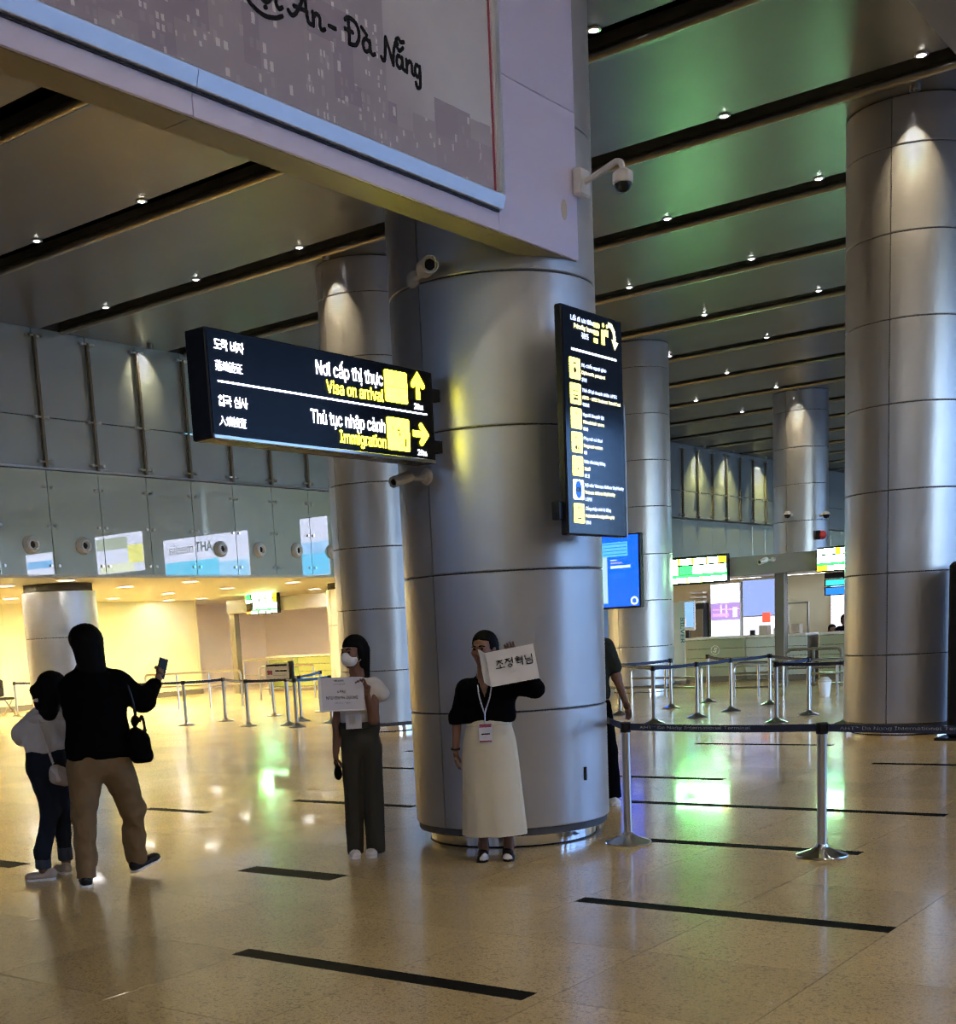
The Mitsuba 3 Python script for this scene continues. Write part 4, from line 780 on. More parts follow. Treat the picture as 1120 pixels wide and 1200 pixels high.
part(t, 'line', B(17.336, 17.34, 16.42, 16.94, 1.135, 1.165), 'm_ink'); part(t, 'line', B(17.336, 17.34, 16.42, 16.72, 1.035, 1.06), 'm_ink'); part(t, 'line', B(17.336, 17.34, 16.44, 16.78, 0.96, 0.972), 'm_steel'); part(t, 'mark', B(17.336, 17.34, 16.80, 16.92, 0.98, 1.06), 'm_pinkprint')

# ---------------------------------------------------------------- guard rails (bent steel tube)
def guard_rail(a, b, h, bars, lab, mat='m_steel', r=0.028, posts=3):
    t = thing('guard_rail', lab, 'railing'); a, b = np.array(a, float), np.array(b, float); d = (b-a)/np.linalg.norm(b-a)
    P = lambda s, z: (*(a+(b-a)*s), z)
    e = 0.12/np.linalg.norm(b-a)
    part(t, 'top_rail', tube(curve([P(0, 0.0), P(0, h*0.5), P(0, h-0.10), P(e*0.3, h-0.03), P(e, h), P(0.5, h), P(1-e, h), P(1-e*0.3, h-0.03), P(1, h-0.10), P(1, h*0.5), P(1, 0)], 60), r, 8), mat, 30)
    for z in bars: part(t, 'bar', tube([P(0, z), P(0.5, z), P(1, z)], r*0.75, 8), mat, 30)
    for i in range(1, posts-1): part(t, 'upright', cyl(P(i/(posts-1), 0), P(i/(posts-1), h), r, 8), mat, 30)
guard_rail((24.4, 13.1), (24.2, 11.4), 0.64, (0.20, 0.40), 'steel guard rail below the distant column')
guard_rail((24.1, 10.65), (24.3, 9.72), 0.66, (0.18, 0.32, 0.46), 'steel guard rail before the pale green counter', posts=3)
guard_rail((27.2, 10.8), (27.2, 9.6), 0.80, (0.4,), 'taller dark guard rail right of the gate post', 'm_post_dark', 0.035)
guard_rail((24.2, 9.15), (24.5, 8.2), 0.68, (0.22, 0.42), 'steel guard rail beside the right edge column')
guard_rail((21.6, 25.4), (22.9, 23.3), 0.90, (0.58,), 'tan-lit guard rail behind the left queue posts', posts=4)
guard_rail((25.2, 24.9), (25.75, 23.4), 0.90, (0.5, 0.3), 'tan-lit guard rail in front of the left counters', posts=3)
guard_rail((27.3, 27.6), (27.3, 25.6), 1.05, (0.6,), 'taller tan guard rail beside the left gate post', posts=3)
k = thing('litter_bin', 'small white bin on the floor beside the right edge column', 'bin')
part(k, 'body', lathe([(0, 0), (0.09, 0), (0.12, 0.28), (0.11, 0.28), (0, 0.26)], 20, (23.9, 8.75, 0)), 'm_white', 30); part(k, 'lid', lathe([(0.12, 0.28), (0.125, 0.30), (0.07, 0.36), (0, 0.37)][::-1], 20, (23.9, 8.75, 0)), 'm_offwhite', 30)
# waiting chair at the left edge
t = thing('waiting_chair', 'dark waiting chair with crossed legs at the left edge by the yellow wall', 'chair')
ox, oy = 20.3, 29.75
part(t, 'seat', bevbox(ox-0.25, ox+0.25, oy-0.25, oy+0.25, 0.42, 0.48, 0.02), 'm_brown' if False else 'm_black')
part(t, 'backrest', bevbox(ox-0.25, ox+0.25, oy+0.20, oy+0.27, 0.50, 0.95, 0.03), 'm_black')
for s in (-1, 1):
    part(t, 'leg', tube([(ox+s*0.22, oy-0.25, 0.0), (ox+s*0.22, oy+0.22, 0.44)], 0.018), 'm_steel', 30); part(t, 'leg', tube([(ox+s*0.20, oy+0.25, 0.0), (ox+s*0.20, oy-0.22, 0.44)], 0.018), 'm_steel', 30)
# ---------------------------------------------------------------- people: distance fields meshed by surface nets
def smin(a, b, k):
    h = np.clip(0.5+0.5*(b-a)/k, 0, 1); return b+(a-b)*h-k*h*(1-h)
def f_cone(a, b, ra, rb, flat=None):
    a, b = np.array(a, float), np.array(b, float); ab = b-a; L2 = max(ab@ab, 1e-9)
    def f(P):
        t = np.clip(((P-a)@ab)/L2, 0, 1); q = P-a-t[:, None]*ab
        if flat is not None:
            n, s = np.array(flat[0], float), flat[1]; n = n/np.linalg.norm(n); q = q+np.outer(q@n, n)*(s-1)
        return np.linalg.norm(q, axis=1)-(ra+(rb-ra)*t)
    m = max(ra, rb); return f, np.minimum(a, b)-m, np.maximum(a, b)+m
def f_ell(c, r, R=None):
    c, r = np.array(c, float), np.array(r, float); R = np.eye(3) if R is None else np.array(R)
    def f(P):
        q = (P-c)@R; k0 = np.linalg.norm(q/r, axis=1); k1 = np.linalg.norm(q/(r*r), axis=1)+1e-9; return k0*(k0-1)/k1
    m = r.max(); return f, c-m, c+m
def nets(prims, h, k=0.03, cut=None, disp=None):
    lo = np.min([p[1] for p in prims], 0)-3*h-0.02; hi = np.max([p[2] for p in prims], 0)+3*h+0.02
    n = np.ceil((hi-lo)/h).astype(int)+1
    ax = [lo[i]+h*np.arange(n[i]) for i in range(3)]
    G = np.stack(np.meshgrid(*ax, indexing='ij'), -1).reshape(-1, 3); d = None
    for p in prims:
        v = p[0](G); kk = p[3] if len(p) > 3 else k
        d = v if d is None else smin(d, v, kk)
    if disp is not None: d = d+disp(G)
    if cut is not None: d = np.maximum(d, cut(G))
    d = d.reshape(n); s = d < 0
    a = sum(s[i:n[0]-1+i, j:n[1]-1+j, l:n[2]-1+l].astype(int) for i in (0, 1) for j in (0, 1) for l in (0, 1))
    act = (a > 0) & (a < 8); idx = -np.ones(act.shape, int); idx[act] = np.arange(act.sum()); I = np.argwhere(act)
    S = np.zeros((len(I), 3)); C = np.zeros(len(I)); cor = [(i, j, l) for i in (0, 1) for j in (0, 1) for l in (0, 1)]
    val = {c: d[I[:, 0]+c[0], I[:, 1]+c[1], I[:, 2]+c[2]] for c in cor}
    for c in cor:
        for x in range(3):
            if c[x] == 0:
                e = list(c); e[x] = 1; e = tuple(e); v0, v1 = val[c], val[e]; m = (v0 < 0) != (v1 < 0)
                t = np.where(m, v0/np.where(m, v0-v1, 1), 0); p = np.tile(np.array(c, float), (len(I), 1)); p[:, x] += t
                S += p*m[:, None]; C += m
    V = lo+h*(I+S/C[:, None]); F = []
    for x in range(3):
        y, z = (x+1) % 3, (x+2) % 3
        sl0 = [slice(None)]*3; sl1 = [slice(None)]*3; sl0[x] = slice(0, -1); sl1[x] = slice(1, None)
        e = s[tuple(sl0)] != s[tuple(sl1)]; E_ = np.argwhere(e); E_ = E_[(E_[:, y] > 0) & (E_[:, z] > 0) & (E_[:, y] < n[y]-1) & (E_[:, z] < n[z]-1)]
        q = []
        for dy, dz in ((0, 0), (-1, 0), (-1, -1), (0, -1)):
            w = E_.copy(); w[:, y] += dy; w[:, z] += dz; q.append(idx[w[:, 0], w[:, 1], w[:, 2]])
        q = np.stack(q, 1); inside = s[E_[:, 0], E_[:, 1], E_[:, 2]]
        q = np.where(inside[:, None], q, q[:, ::-1]); F.append(q[(q >= 0).all(1)])
    F = np.vstack(F)
    m = trimesh.Trimesh(V, np.vstack([F[:, [0, 1, 2]], F[:, [0, 2, 3]]]), process=False)
    trimesh.smoothing.filter_taubin(m, iterations=4)
    return m
def wrinkle(amp, fx=9, fz=4, seed=0, z0=-9, z1=9):
    return lambda P: amp*(meshkit.fbm(P*np.array([fx, fx, fz]), 3, seed)-0.5)*((P[:, 2] > z0) & (P[:, 2] < z1))
def rotz(a): c, s = math.cos(a), math.sin(a); return np.array([[c, -s, 0], [s, c, 0], [0, 0, 1.0]])
def rotx(a): c, s = math.cos(a), math.sin(a); return np.array([[1, 0, 0], [0, c, -s], [0, s, c]])
def roty(a): c, s = math.cos(a), math.sin(a); return np.array([[c, 0, s], [0, 1, 0], [-s, 0, c]])
def xf(m, R, t, s=1.0):
    m = m.copy(); m.apply_scale(s); M = np.eye(4); M[:3, :3] = R; M[:3, 3] = t; m.apply_transform(M); return m
# head facing -y, centre between the ears, 0.225 m tall
def head_mesh(neck=True):
    E = f_ell
    pr = [E((0, 0.012, 0.03), (0.074, 0.092, 0.088)), E((0, -0.035, -0.035), (0.056, 0.055, 0.072)), E((0, -0.058, -0.088), (0.024, 0.024, 0.022)),
          (*f_cone((0, -0.088, 0.004), (0, -0.104, -0.030), 0.007, 0.011), 0.012), (*E((0, -0.100, -0.036), (0.016, 0.010, 0.008)), 0.008),
          (*f_cone((-0.032, -0.082, 0.018), (0.032, -0.082, 0.018), 0.008, 0.008), 0.02), E((-0.038, -0.066, -0.022), (0.022, 0.020, 0.020)), E((0.038, -0.066, -0.022), (0.022, 0.020, 0.020)),
          (*E((-0.075, 0.012, -0.012), (0.010, 0.018, 0.030)), 0.008), (*E((0.075, 0.012, -0.012), (0.010, 0.018, 0.030)), 0.008),
          (*f_cone((-0.016, -0.086, -0.062), (0.016, -0.086, -0.062), 0.008, 0.008), 0.010)]
    if neck: pr.append((*f_cone((0, 0.015, -0.06), (0, 0.03, -0.17), 0.048, 0.052), 0.03))
    def sockets(P):
        d = np.full(len(P), 9.0)
        for s in (-1, 1): d = np.minimum(d, np.linalg.norm((P-np.array([s*0.030, -0.090, 0.002]))/np.array([1.25, 1, 0.75]), axis=1)-0.012)
        return -d
    return nets(pr, 0.0055, 0.03, sockets)
HEAD = head_mesh()
EYE_ = cat_([lathe([(0, -0.011), (0.008, -0.008), (0.011, 0), (0.008, 0.008), (0, 0.011)], 12, (s*0.030, -0.080, 0.002)) for s in (-1, 1)])
BROW = cat_([tube(curve([(s*0.015, -0.0935, 0.020), (s*0.032, -0.091, 0.026), (s*0.050, -0.076, 0.019)], 8), 0.0035, 6) for s in (-1, 1)])
LIPS = cat_([tube(curve([(-0.022, -0.085, -0.060), (-0.008, -0.0955, -0.057), (0, -0.0955, -0.059), (0.008, -0.0955, -0.057), (0.022, -0.085, -0.060)], 12), [0.002]+[0.0045]*10+[0.002] if False else 0.0042, 6),
             tube(curve([(-0.018, -0.087, -0.066), (0, -0.0945, -0.069), (0.018, -0.087, -0.066)], 10), 0.0045, 6)])
# hand: fingers along -z, palm facing -y, thumb toward +x
def hand_mesh(curl=0.35, thumb_in=0.3):
    pr = [(*f_cone((0, 0, 0.02), (0, 0, -0.03), 0.024, 0.030, ((0, 1, 0), 1.7)), 0.01), (*f_cone((-0.022, 0, -0.07), (0.022, 0, -0.075), 0.013, 0.013), 0.012), (*f_cone((-0.012, 0, -0.03), (0.012, 0, -0.03), 0.018, 0.018, ((0, 1, 0), 1.4)), 0.02)]
    for x, L, r in ((-0.030, 0.062, 0.0078), (-0.011, 0.072, 0.0082), (0.010, 0.078, 0.0084), (0.030, 0.070, 0.0082)):
        p = np.array([x, 0, -0.080]); a = curl*0.5; fr = (0.45, 0.32, 0.23)
        for i, f in enumerate(fr):
            q = p+L*f*np.array([x*0.8, -math.sin(a), -math.cos(a)]); pr.append((*f_cone(p, q, r*(1-0.1*i), r*(0.9-0.1*i)), 0.004 if i else 0.008)); p = q; a += curl*1.1
    p0, p1, p2, p3 = (0.020, -0.004, -0.012), (0.046, -0.014, -0.042), (0.054-0.02*thumb_in, -0.024-0.02*thumb_in, -0.072), (0.050-0.03*thumb_in, -0.030-0.03*thumb_in, -0.094)
    pr += [(*f_cone(p0, p1, 0.013, 0.0105), 0.012), (*f_cone(p1, p2, 0.0105, 0.009), 0.005), (*f_cone(p2, p3, 0.009, 0.0075), 0.004)]
    return nets(pr, 0.0042, 0.006)
HANDS = {'relaxed': hand_mesh(0.35), 'grip': hand_mesh(0.95, 0.9), 'pinch': hand_mesh(0.6, 0.8)}
def aim(d, palm):
    """rotation that sends the hand's -z to d and its palm (-y) as near to palm as it can"""
    d = np.array(d, float); d /= np.linalg.norm(d); p = np.array(palm, float); p -= d*(p@d); p /= np.linalg.norm(p)
    z, y = -d, -p; return np.stack([np.cross(y, z), y, z], 1)
def hand(kind, wrist, d, palm, mirror=False, s=0.95):
    m = HANDS[kind].copy()
    if mirror: m.vertices[:, 0] *= -1; m.faces = m.faces[:, ::-1]
    return xf(m, aim(d, palm), wrist, s)
def shoe(p, d, L=0.24, w=0.042, hgt=0.07, pitch=0.0):
    """(upper, sole) of a shoe whose heel is at p on the floor, toe toward d"""
    a = math.atan2(d[1], d[0]); R = rotz(a)@roty(-pitch)
    up = nets([f_ell((0.045, 0, 0.045), (0.055, w*0.92, hgt*0.62)), f_ell((L*0.55, 0, 0.030), (L*0.42, w, 0.034)), f_ell((L*0.80, 0, 0.026), (L*0.19, w*1.02, 0.026))], 0.008, 0.03, lambda P: 0.012-P[:, 2])
    g = unary_union([Point(0.04, 0).buffer(w*0.92), Point(L-w, 0).buffer(w*1.02), LineString([(0.04, 0), (L-w, 0)]).buffer(w*0.9)])
    so = trimesh.creation.extrude_polygon(g, 0.017, engine='earcut')
    return xf(up, R, p), xf(so, R, p)
def loft(rings, n=40, fold=0.0, nf=9, seed=0):
    """closed garment skin from rings (z, cx, cy, rx, ry, fold)"""
    ang = np.linspace(0, 2*np.pi, n, endpoint=False); v = []
    rg = np.random.default_rng(seed); ph = rg.uniform(0, 6, 4)
    for z, cx, cy, rx, ry, fo in rings:
        k = 1+fo*(0.6*np.sin(nf*ang+ph[0])+0.4*np.sin((nf+4)*ang+ph[1]+z*2))
        for q in (1.0,): v.append(np.stack([cx+rx*k*np.cos(ang), cy+ry*k*np.sin(ang), np.full(n, z)], 1))
    m = len(rings); inner = [np.stack([r[:, 0]*0.97+0.03*r[:, 0].mean(), r[:, 1]*0.97+0.03*r[:, 1].mean(), r[:, 2]+0.004], 1) for r in v]
    allv = np.vstack(v+inner[::-1]); f = []; t = 2*m
    for i in range(t-1):
        for j in range(n): f.append([i*n+j, (i+1)*n+j, (i+1)*n+(j+1) % n, i*n+(j+1) % n])
    mm = trimesh.Trimesh(allv, np.vstack([[a, c, b] for a, b, c in np.array(f)[:, :3]]+[[q[0], q[3], q[2]] for q in f]), process=False)
    if mm.volume < 0: mm.invert()
    return mm
class Person:
    def __init__(s, base, label, h=0.012):
        s.t = thing('person', label, 'person'); b = np.array(base, float); v = b/np.linalg.norm(b)
        s.M = np.eye(4); s.M[:3, 0] = (v[1], -v[0], 0); s.M[:3, 1] = (v[0], v[1], 0); s.M[:3, 3] = (b[0], b[1], 0)
    def put(s, m): m = m.copy(); m.apply_transform(s.M); return m
    def add(s, name, m, mat, smooth=True, label=None): return part(s.t, name, s.put(m), mat, smooth, label)
def limbs(*chain):
    """skin prims along joints ((x,y,z), r)"""
    return [f_cone(a, b, ra, rb) for (a, ra), (b, rb) in zip(chain[:-1], chain[1:])]
def tube_cloth(chain, extra=()): return limbs(*chain)+list(extra)

# --- woman in a cream skirt holding up the handwritten sheet
p = Person((7.43, 5.11), 'woman in black shirt and cream skirt holding up a handwritten sheet before the thick column')
hc, hr = (-0.022, -0.015, 1.492), rotz(-0.50)@rotx(0.03)
el, wr = (0.315, -0.17, 1.205), (0.175, -0.235, 1.415)
ell_, wrl = (-0.232, 0.02, 1.02), (-0.252, -0.03, 0.80)
body = cat_([xf(HEAD, hr, hc, 1.0), nets(limbs(((-0.022, 0.005, 1.40), 0.050), ((-0.025, 0.01, 1.28), 0.055))+[f_ell((-0.01, 0.01, 1.17), (0.15, 0.09, 0.14)), f_ell((-0.01, 0, 0.95), (0.14, 0.09, 0.16))]
    +limbs(((0.15, 0.0, 1.235), 0.045), (el, 0.036), (wr, 0.024))+limbs(((-0.165, 0.0, 1.235), 0.045), (ell_, 0.036), (wrl, 0.024))
    +limbs(((-0.08, 0.0, 0.85), 0.08), ((-0.085, -0.01, 0.46), 0.05), ((-0.085, 0.03, 0.10), 0.034), ((-0.085, 0.03, 0.04), 0.036))+limbs(((0.08, 0.0, 0.85), 0.08), ((0.09, -0.01, 0.46), 0.05), ((0.095, 0.03, 0.10), 0.034), ((0.095, 0.03, 0.04), 0.036)), 0.013, 0.03),
    hand('pinch', wr, (-0.22, -0.12, 0.9), (0, -1, -0.2), True), hand('relaxed', wrl, (-0.02, -0.10, -1), (0.9, 0.1, 0), False)])
p.add('body', body, 'm_skin')
p.add('eye', xf(EYE_, hr, hc), 'm_black'); p.add('eyebrow', xf(BROW, hr, hc), 'm_hair'); p.add('lips', xf(LIPS, hr, hc), 'm_lip')
hair = nets([f_ell((0, 0.022, 0.040), (0.088, 0.098, 0.090)), f_ell((0, 0.07, -0.02), (0.078, 0.05, 0.10)), (*f_ell((0, 0.10, -0.06), (0.04, 0.04, 0.05)), 0.02)], 0.008, 0.03,
    lambda P: np.minimum(-(P[:, 1]+0.045-0.35*np.maximum(P[:, 2]-0.045, 0)*2.2), (0.052-P[:, 2])) if False else np.where(P[:, 2] < 0.052, -(P[:, 1]+0.034), -(P[:, 1]+0.110)))
p.add('hair', xf(hair, hr, hc), 'm_hair', label='black hair tied back')
shirt = nets([f_cone((-0.13, 0, 1.20), (0.125, 0, 1.20), 0.088, 0.088, ((0, 1, 0), 1.15)), f_ell((-0.005, 0.0, 1.12), (0.185, 0.118, 0.17)), f_ell((-0.005, 0.0, 1.02), (0.190, 0.120, 0.10)), f_cone((-0.022, 0.01, 1.30), (-0.022, 0.01, 1.26), 0.062, 0.08)]
    +limbs(((0.14, 0.0, 1.225), 0.068), (el, 0.062), ((0.235, -0.20, 1.33), 0.052))+limbs(((-0.16, 0.0, 1.225), 0.068), (ell_, 0.058), ((-0.25, -0.02, 0.865), 0.050)), 0.011, 0.035,
    lambda P: np.maximum(0.975-P[:, 2], np.where((np.abs(P[:, 0]+0.03) < 0.05-0.35*(1.30-P[:, 2])) & (P[:, 1] < 0), 0.02, -1)), wrinkle(0.016, 13, 9, 3))
p.add('shirt', shirt, 'm_blackcloth')
skirt = loft([(1.000, -0.01, 0, 0.152, 0.112, 0), (0.955, -0.01, 0, 0.160, 0.118, 0), (0.86, -0.01, 0, 0.184, 0.135, 0.002), (0.76, -0.01, 0, 0.197, 0.145, 0.006), (0.55, -0.004, 0, 0.208, 0.155, 0.016), (0.36, 0.0, 0, 0.220, 0.165, 0.026), (0.182, 0.004, 0, 0.231, 0.172, 0.034)], 72, nf=7, seed=5)
sk = p.add('skirt', skirt, 'm_cream', 40); part(sk, 'waistband', p.put(loft([(1.004, -0.01, 0, 0.157, 0.117, 0), (0.965, -0.01, 0, 0.163, 0.121, 0)], 48)), 'm_cream', 40)
for sx in (-0.090, 0.085):
    u, so = shoe((sx, 0.085, 0.0), (-0.05 if sx < 0 else 0.02, -1, 0), 0.235, 0.040, 0.06)
    k = p.add('shoe', u, 'm_black', label='black shoe with pale toe'); part(k, 'sole', p.put(so), 'm_black')
    part(k, 'toe', p.put(xf(nets([f_ell((0, 0, 0.026), (0.0435, 0.072, 0.036))], 0.007, 0.01, lambda P: 0.016-P[:, 2]), rotz(0), (sx-0.004 if sx < 0 else sx+0.002, -0.088, 0.0))), 'm_whitecloth', True, 'pale toe cap')
p.add('bracelet', xf(lathe([(0.027, -0.006), (0.033, -0.006), (0.033, 0.006), (0.027, 0.006), (0.027, -0.006)], 18), rotx(0.1), (-0.252, -0.028, 0.805)), 'm_black', 30)
# things she carries
MP = p.M
def held(name, label, cat): return thing(name, label, cat)
t = held('paper_sheet', 'white sheet with handwritten Korean letters held up by the woman in the cream skirt', 'sign')
so = np.array([0.019, -0.285, 1.237]); sx_, sz_ = np.array([0.327, -0.02, 0.045]), np.array([-0.035, -0.005, 0.232])
def on_world(m): m = m.copy(); m.apply_transform(MP); return m
def sheet(o, a, b, bow=0.012, n=12, th=0.0015):
    nrm = np.cross(a, b); nrm /= np.linalg.norm(nrm); v, f = [], []
    for i in range(n+1):
        for j in range(n+1):
            u, w = i/n, j/n; v.append(o+a*u+b*w+nrm*(bow*math.sin(u*3.1)*(0.4+0.6*w)+0.003*math.sin(u*9+w*7)))
    m = (n+1)**2; v = np.array(v); v = np.vstack([v+nrm*th/2, v-nrm*th/2])
    for i in range(n):
        for j in range(n):
            q = [i*(n+1)+j, (i+1)*(n+1)+j, (i+1)*(n+1)+j+1, i*(n+1)+j+1]; f += [[q[0], q[1], q[2]], [q[0], q[2], q[3]], [m+q[0], m+q[2], m+q[1]], [m+q[0], m+q[3], m+q[2]]]
    return trimesh.Trimesh(v, f, process=False)
part(t, 'sheet', on_world(sheet(so, sx_, sz_)), 'm_paper', True)
part(t, 'folded_edge', on_world(sheet(so+np.array([-0.002, 0.003, 0.0]), np.array([-0.045, 0.03, 0.028]), sz_+np.array([0.002, 0, -0.002]), 0.004, 6)), 'm_paper', True)
def handwrite(names, h, adv): return strokes(glyphs(names, 1, adv), 0.0060, h, 0.001)
nn = np.cross(sx_, sz_); nn /= np.linalg.norm(nn)
part(t, 'lettering', on_world(laid(handwrite(('jo', 'jeong', 'hyeok', 'nim'), 0.060, 1.10), so+sx_*0.17+sz_*0.47+nn*0.0165, sx_, sz_)), 'm_ink', label='black handwritten letters')
part(t, 'line', on_world(laid(extr(sbox(0, 0, 0.035, 0.003), 0.001), so+sx_*0.45+sz_*0.32+nn*0.0168, sx_, sz_)), 'm_steel')
t = held('name_badge', 'white and red name badge on the lanyard of the woman in the cream skirt', 'badge')
part(t, 'lanyard', on_world(tube(curve([(-0.075, -0.085, 1.245), (-0.068, -0.130, 1.17), (-0.048, -0.142, 1.09), (-0.036, -0.142, 1.045)]), 0.0055, 6)), 'm_card', 30); part(t, 'lanyard', on_world(tube(curve([(0.020, -0.085, 1.235), (0.004, -0.130, 1.16), (-0.022, -0.142, 1.09), (-0.036, -0.142, 1.045)]), 0.0055, 6)), 'm_card', 30)
part(t, 'clip', on_world(tube([(-0.036, -0.143, 1.05), (-0.036, -0.143, 0.985)], 0.006, 6)), 'm_steel', 30)
part(t, 'card', on_world(bevbox(-0.082, 0.010, -0.152, -0.146, 0.848, 0.985, 0.002)), 'm_card'); part(t, 'band', on_world(B(-0.078, 0.006, -0.1535, -0.152, 0.955, 0.978)), 'm_pinkprint'); part(t, 'band', on_world(B(-0.078, 0.006, -0.1535, -0.152, 0.853, 0.864)), 'm_pinkprint')
part(t, 'line', on_world(B(-0.066, -0.006, -0.1535, -0.152, 0.905, 0.914)), 'm_ink')

# --- masked woman with a white card
p = Person((7.157, 6.124), 'woman in white top, face mask and wide dark trousers holding a printed white card')
MP = p.M
hc, hr = (0.018, -0.01, 1.512), rotz(-0.75)
el, wr = (0.135, -0.10, 1.02), (0.092, -0.205, 1.215)
ell_, wrl = (-0.135, 0.03, 1.01), (-0.160, -0.02, 0.785)
body = cat_([xf(HEAD, hr, hc), nets(limbs(((0.025, 0.01, 1.42), 0.048), ((0.03, 0.02, 1.30), 0.052))+[f_ell((0.03, 0.01, 1.18), (0.125, 0.085, 0.14)), f_ell((0.03, 0, 0.97), (0.12, 0.085, 0.14))]
    +limbs(((0.150, 0.0, 1.265), 0.046), (el, 0.036), (wr, 0.024))+limbs(((-0.09, 0.0, 1.265), 0.044), (ell_, 0.035), (wrl, 0.024))
    +limbs(((-0.035, 0.0, 0.85), 0.08), ((-0.045, 0, 0.48), 0.05), ((-0.057, 0.03, 0.04), 0.034))+limbs(((0.10, 0.0, 0.85), 0.08), ((0.095, 0, 0.48), 0.05), ((0.085, 0.03, 0.04), 0.034)), 0.013, 0.03),
    hand('pinch', wr, (-0.30, -0.16, 0.75), (-0.25, -1, 0), True), hand('grip', wrl, (-0.03, -0.03, -1), (0.8, 0.3, 0), False)])
p.add('body', body, 'm_skin')
p.add('eye', xf(EYE_, hr, hc), 'm_black'); p.add('eyebrow', xf(BROW, hr, hc), 'm_hair')
mask = nets([f_ell((0, -0.052, -0.048), (0.064, 0.062, 0.058)), (*f_cone((0, -0.100, -0.015), (0, -0.108, -0.045), 0.010, 0.012), 0.03)], 0.0065, 0.02, lambda P: np.maximum(P[:, 2]-0.002, P[:, 1]+0.012))
mk = p.add('face_mask', xf(mask, hr, hc), 'm_mask', label='white face mask')
part(mk, 'ear_loop', p.put(xf(cat_([tube(curve([(s*0.058, -0.03, -0.02), (s*0.078, 0.0, -0.01), (s*0.080, 0.02, -0.02), (s*0.070, -0.01, -0.06), (s*0.055, -0.03, -0.07)]), 0.002, 5) for s in (-1, 1)]), hr, hc)), 'm_mask', True)
p.add('earring', xf(lathe([(0, -0.011), (0.011, -0.004), (0.011, 0.004), (0, 0.011)], 12), np.eye(3), (-0.035, -0.055, 1.418)), 'm_white', True)
hair = nets([f_ell((0, 0.018, 0.038), (0.088, 0.100, 0.092)), (*f_cone((0.005, 0.075, 0.0), (0.0, 0.085, -0.17), 0.075, 0.060, ((0, 1, 0), 1.4)), 0.03), (*f_cone((0.068, 0.0, 0.02), (0.060, 0.025, -0.10), 0.024, 0.020), 0.03), (*f_cone((-0.068, 0.02, 0.02), (-0.055, 0.045, -0.11), 0.024, 0.022), 0.03)], 0.008, 0.03, lambda P: np.where(P[:, 2] < 0.034, -(P[:, 1]+0.030), -(P[:, 1]+0.120)))
p.add('hair', xf(hair, hr, hc), 'm_hair', label='long black hair with a fringe')
top = nets([f_cone((-0.065, 0, 1.235), (0.130, 0, 1.235), 0.080, 0.080, ((0, 1, 0), 1.15)), f_ell((0.03, 0, 1.13), (0.145, 0.112, 0.17)), f_ell((0.028, 0, 1.02), (0.138, 0.108, 0.10)), (*f_cone((0.155, 0, 1.265), (0.205, -0.03, 1.20), 0.056, 0.058), 0.03), (*f_cone((-0.085, 0, 1.26), (-0.115, 0.0, 1.195), 0.052, 0.052), 0.03), f_cone((0.028, 0.01, 1.32), (0.028, 0.01, 1.28), 0.058, 0.075)],
    0.011, 0.035, lambda P: np.maximum(0.965-P[:, 2], P[:, 2]-1.325), wrinkle(0.012, 14, 9, 8))
p.add('top', top, 'm_whitecloth', label='white cap-sleeve top')
tr = nets([f_cone((-0.03, 0, 0.965), (0.085, 0, 0.965), 0.098, 0.098, ((0, 1, 0), 1.05)), f_ell((0.032, 0, 0.84), (0.145, 0.115, 0.13))]+[(*f_cone((-0.030, 0, 0.80), (-0.064, 0.01, 0.03), 0.086, 0.060, ((0, 1, 0), 0.85)), 0.012), (*f_cone((0.098, 0, 0.80), (0.098, 0.01, 0.03), 0.086, 0.068, ((0, 1, 0), 0.85)), 0.012)],
    0.011, 0.03, lambda P: np.maximum(P[:, 2]-1.0, 0.022-P[:, 2]), wrinkle(0.030, 24, 2.4, 4))
k = p.add('trousers', tr, 'm_olive', label='wide dark olive trousers'); part(k, 'waistband', p.put(loft([(1.003, 0.028, 0, 0.150, 0.116, 0), (0.962, 0.028, 0, 0.153, 0.117, 0)], 40)), 'm_olive', 40)
for sx in (-0.062, 0.060):
    u, so_ = shoe((sx, 0.10, 0.0), (0.0, -1, 0), 0.235, 0.040, 0.06); k = p.add('shoe', u, 'm_whitecloth'); part(k, 'sole', p.put(so_), 'm_sole')
t = held('name_card', 'printed white name card held at chest height by the masked woman', 'sign')
o = np.array([-0.246, -0.272, 1.112]); a_ = np.array([0.322, 0.03, -0.008]); b_ = np.array([0.0, 0.012, 0.236])
nb = np.cross(a_, b_); nb /= np.linalg.norm(nb)
cd = bevbox(0, 0.322, 0, 0.236, -0.004, 0.004, 0.002); part(t, 'board', on_world(laid(cd, o, a_, b_)), 'm_card')
part(t, 'pocket_edge', on_world(laid(cat_([bevbox(-0.004, 0.018, -0.003, 0.239, 0.004, 0.007, 0.001), bevbox(0.012, 0.322, -0.004, 0.006, 0.004, 0.007, 0.001)]), o, a_, b_)), 'm_white')
def on_card(name, m, x, y, mat='m_ink'): part(t, name, on_world(laid(m, o+a_/np.linalg.norm(a_)*x+b_/np.linalg.norm(b_)*y+nb*0.0045, a_, b_)), mat)
on_card('lettering', text("WELCOME", 0.012, 0.072, True, 0.0006, 'c'), 0.145, 0.206); on_card('lettering', text('to our guest', 0.010, 0.082, False, 0.0006, 'c'), 0.145, 0.184)
on_card('lettering', text('4 PAX', 0.020, 0.062, True, 0.0006, 'c'), 0.160, 0.124); on_card('lettering', text('NGUYEN TH. DUONG', 0.022, 0.225, True, 0.0006, 'c'), 0.163, 0.080); on_card('lettering', text('- Da Nang - Hoi An -', 0.009, 0.13, False, 0.0006, 'c'), 0.170, 0.050)
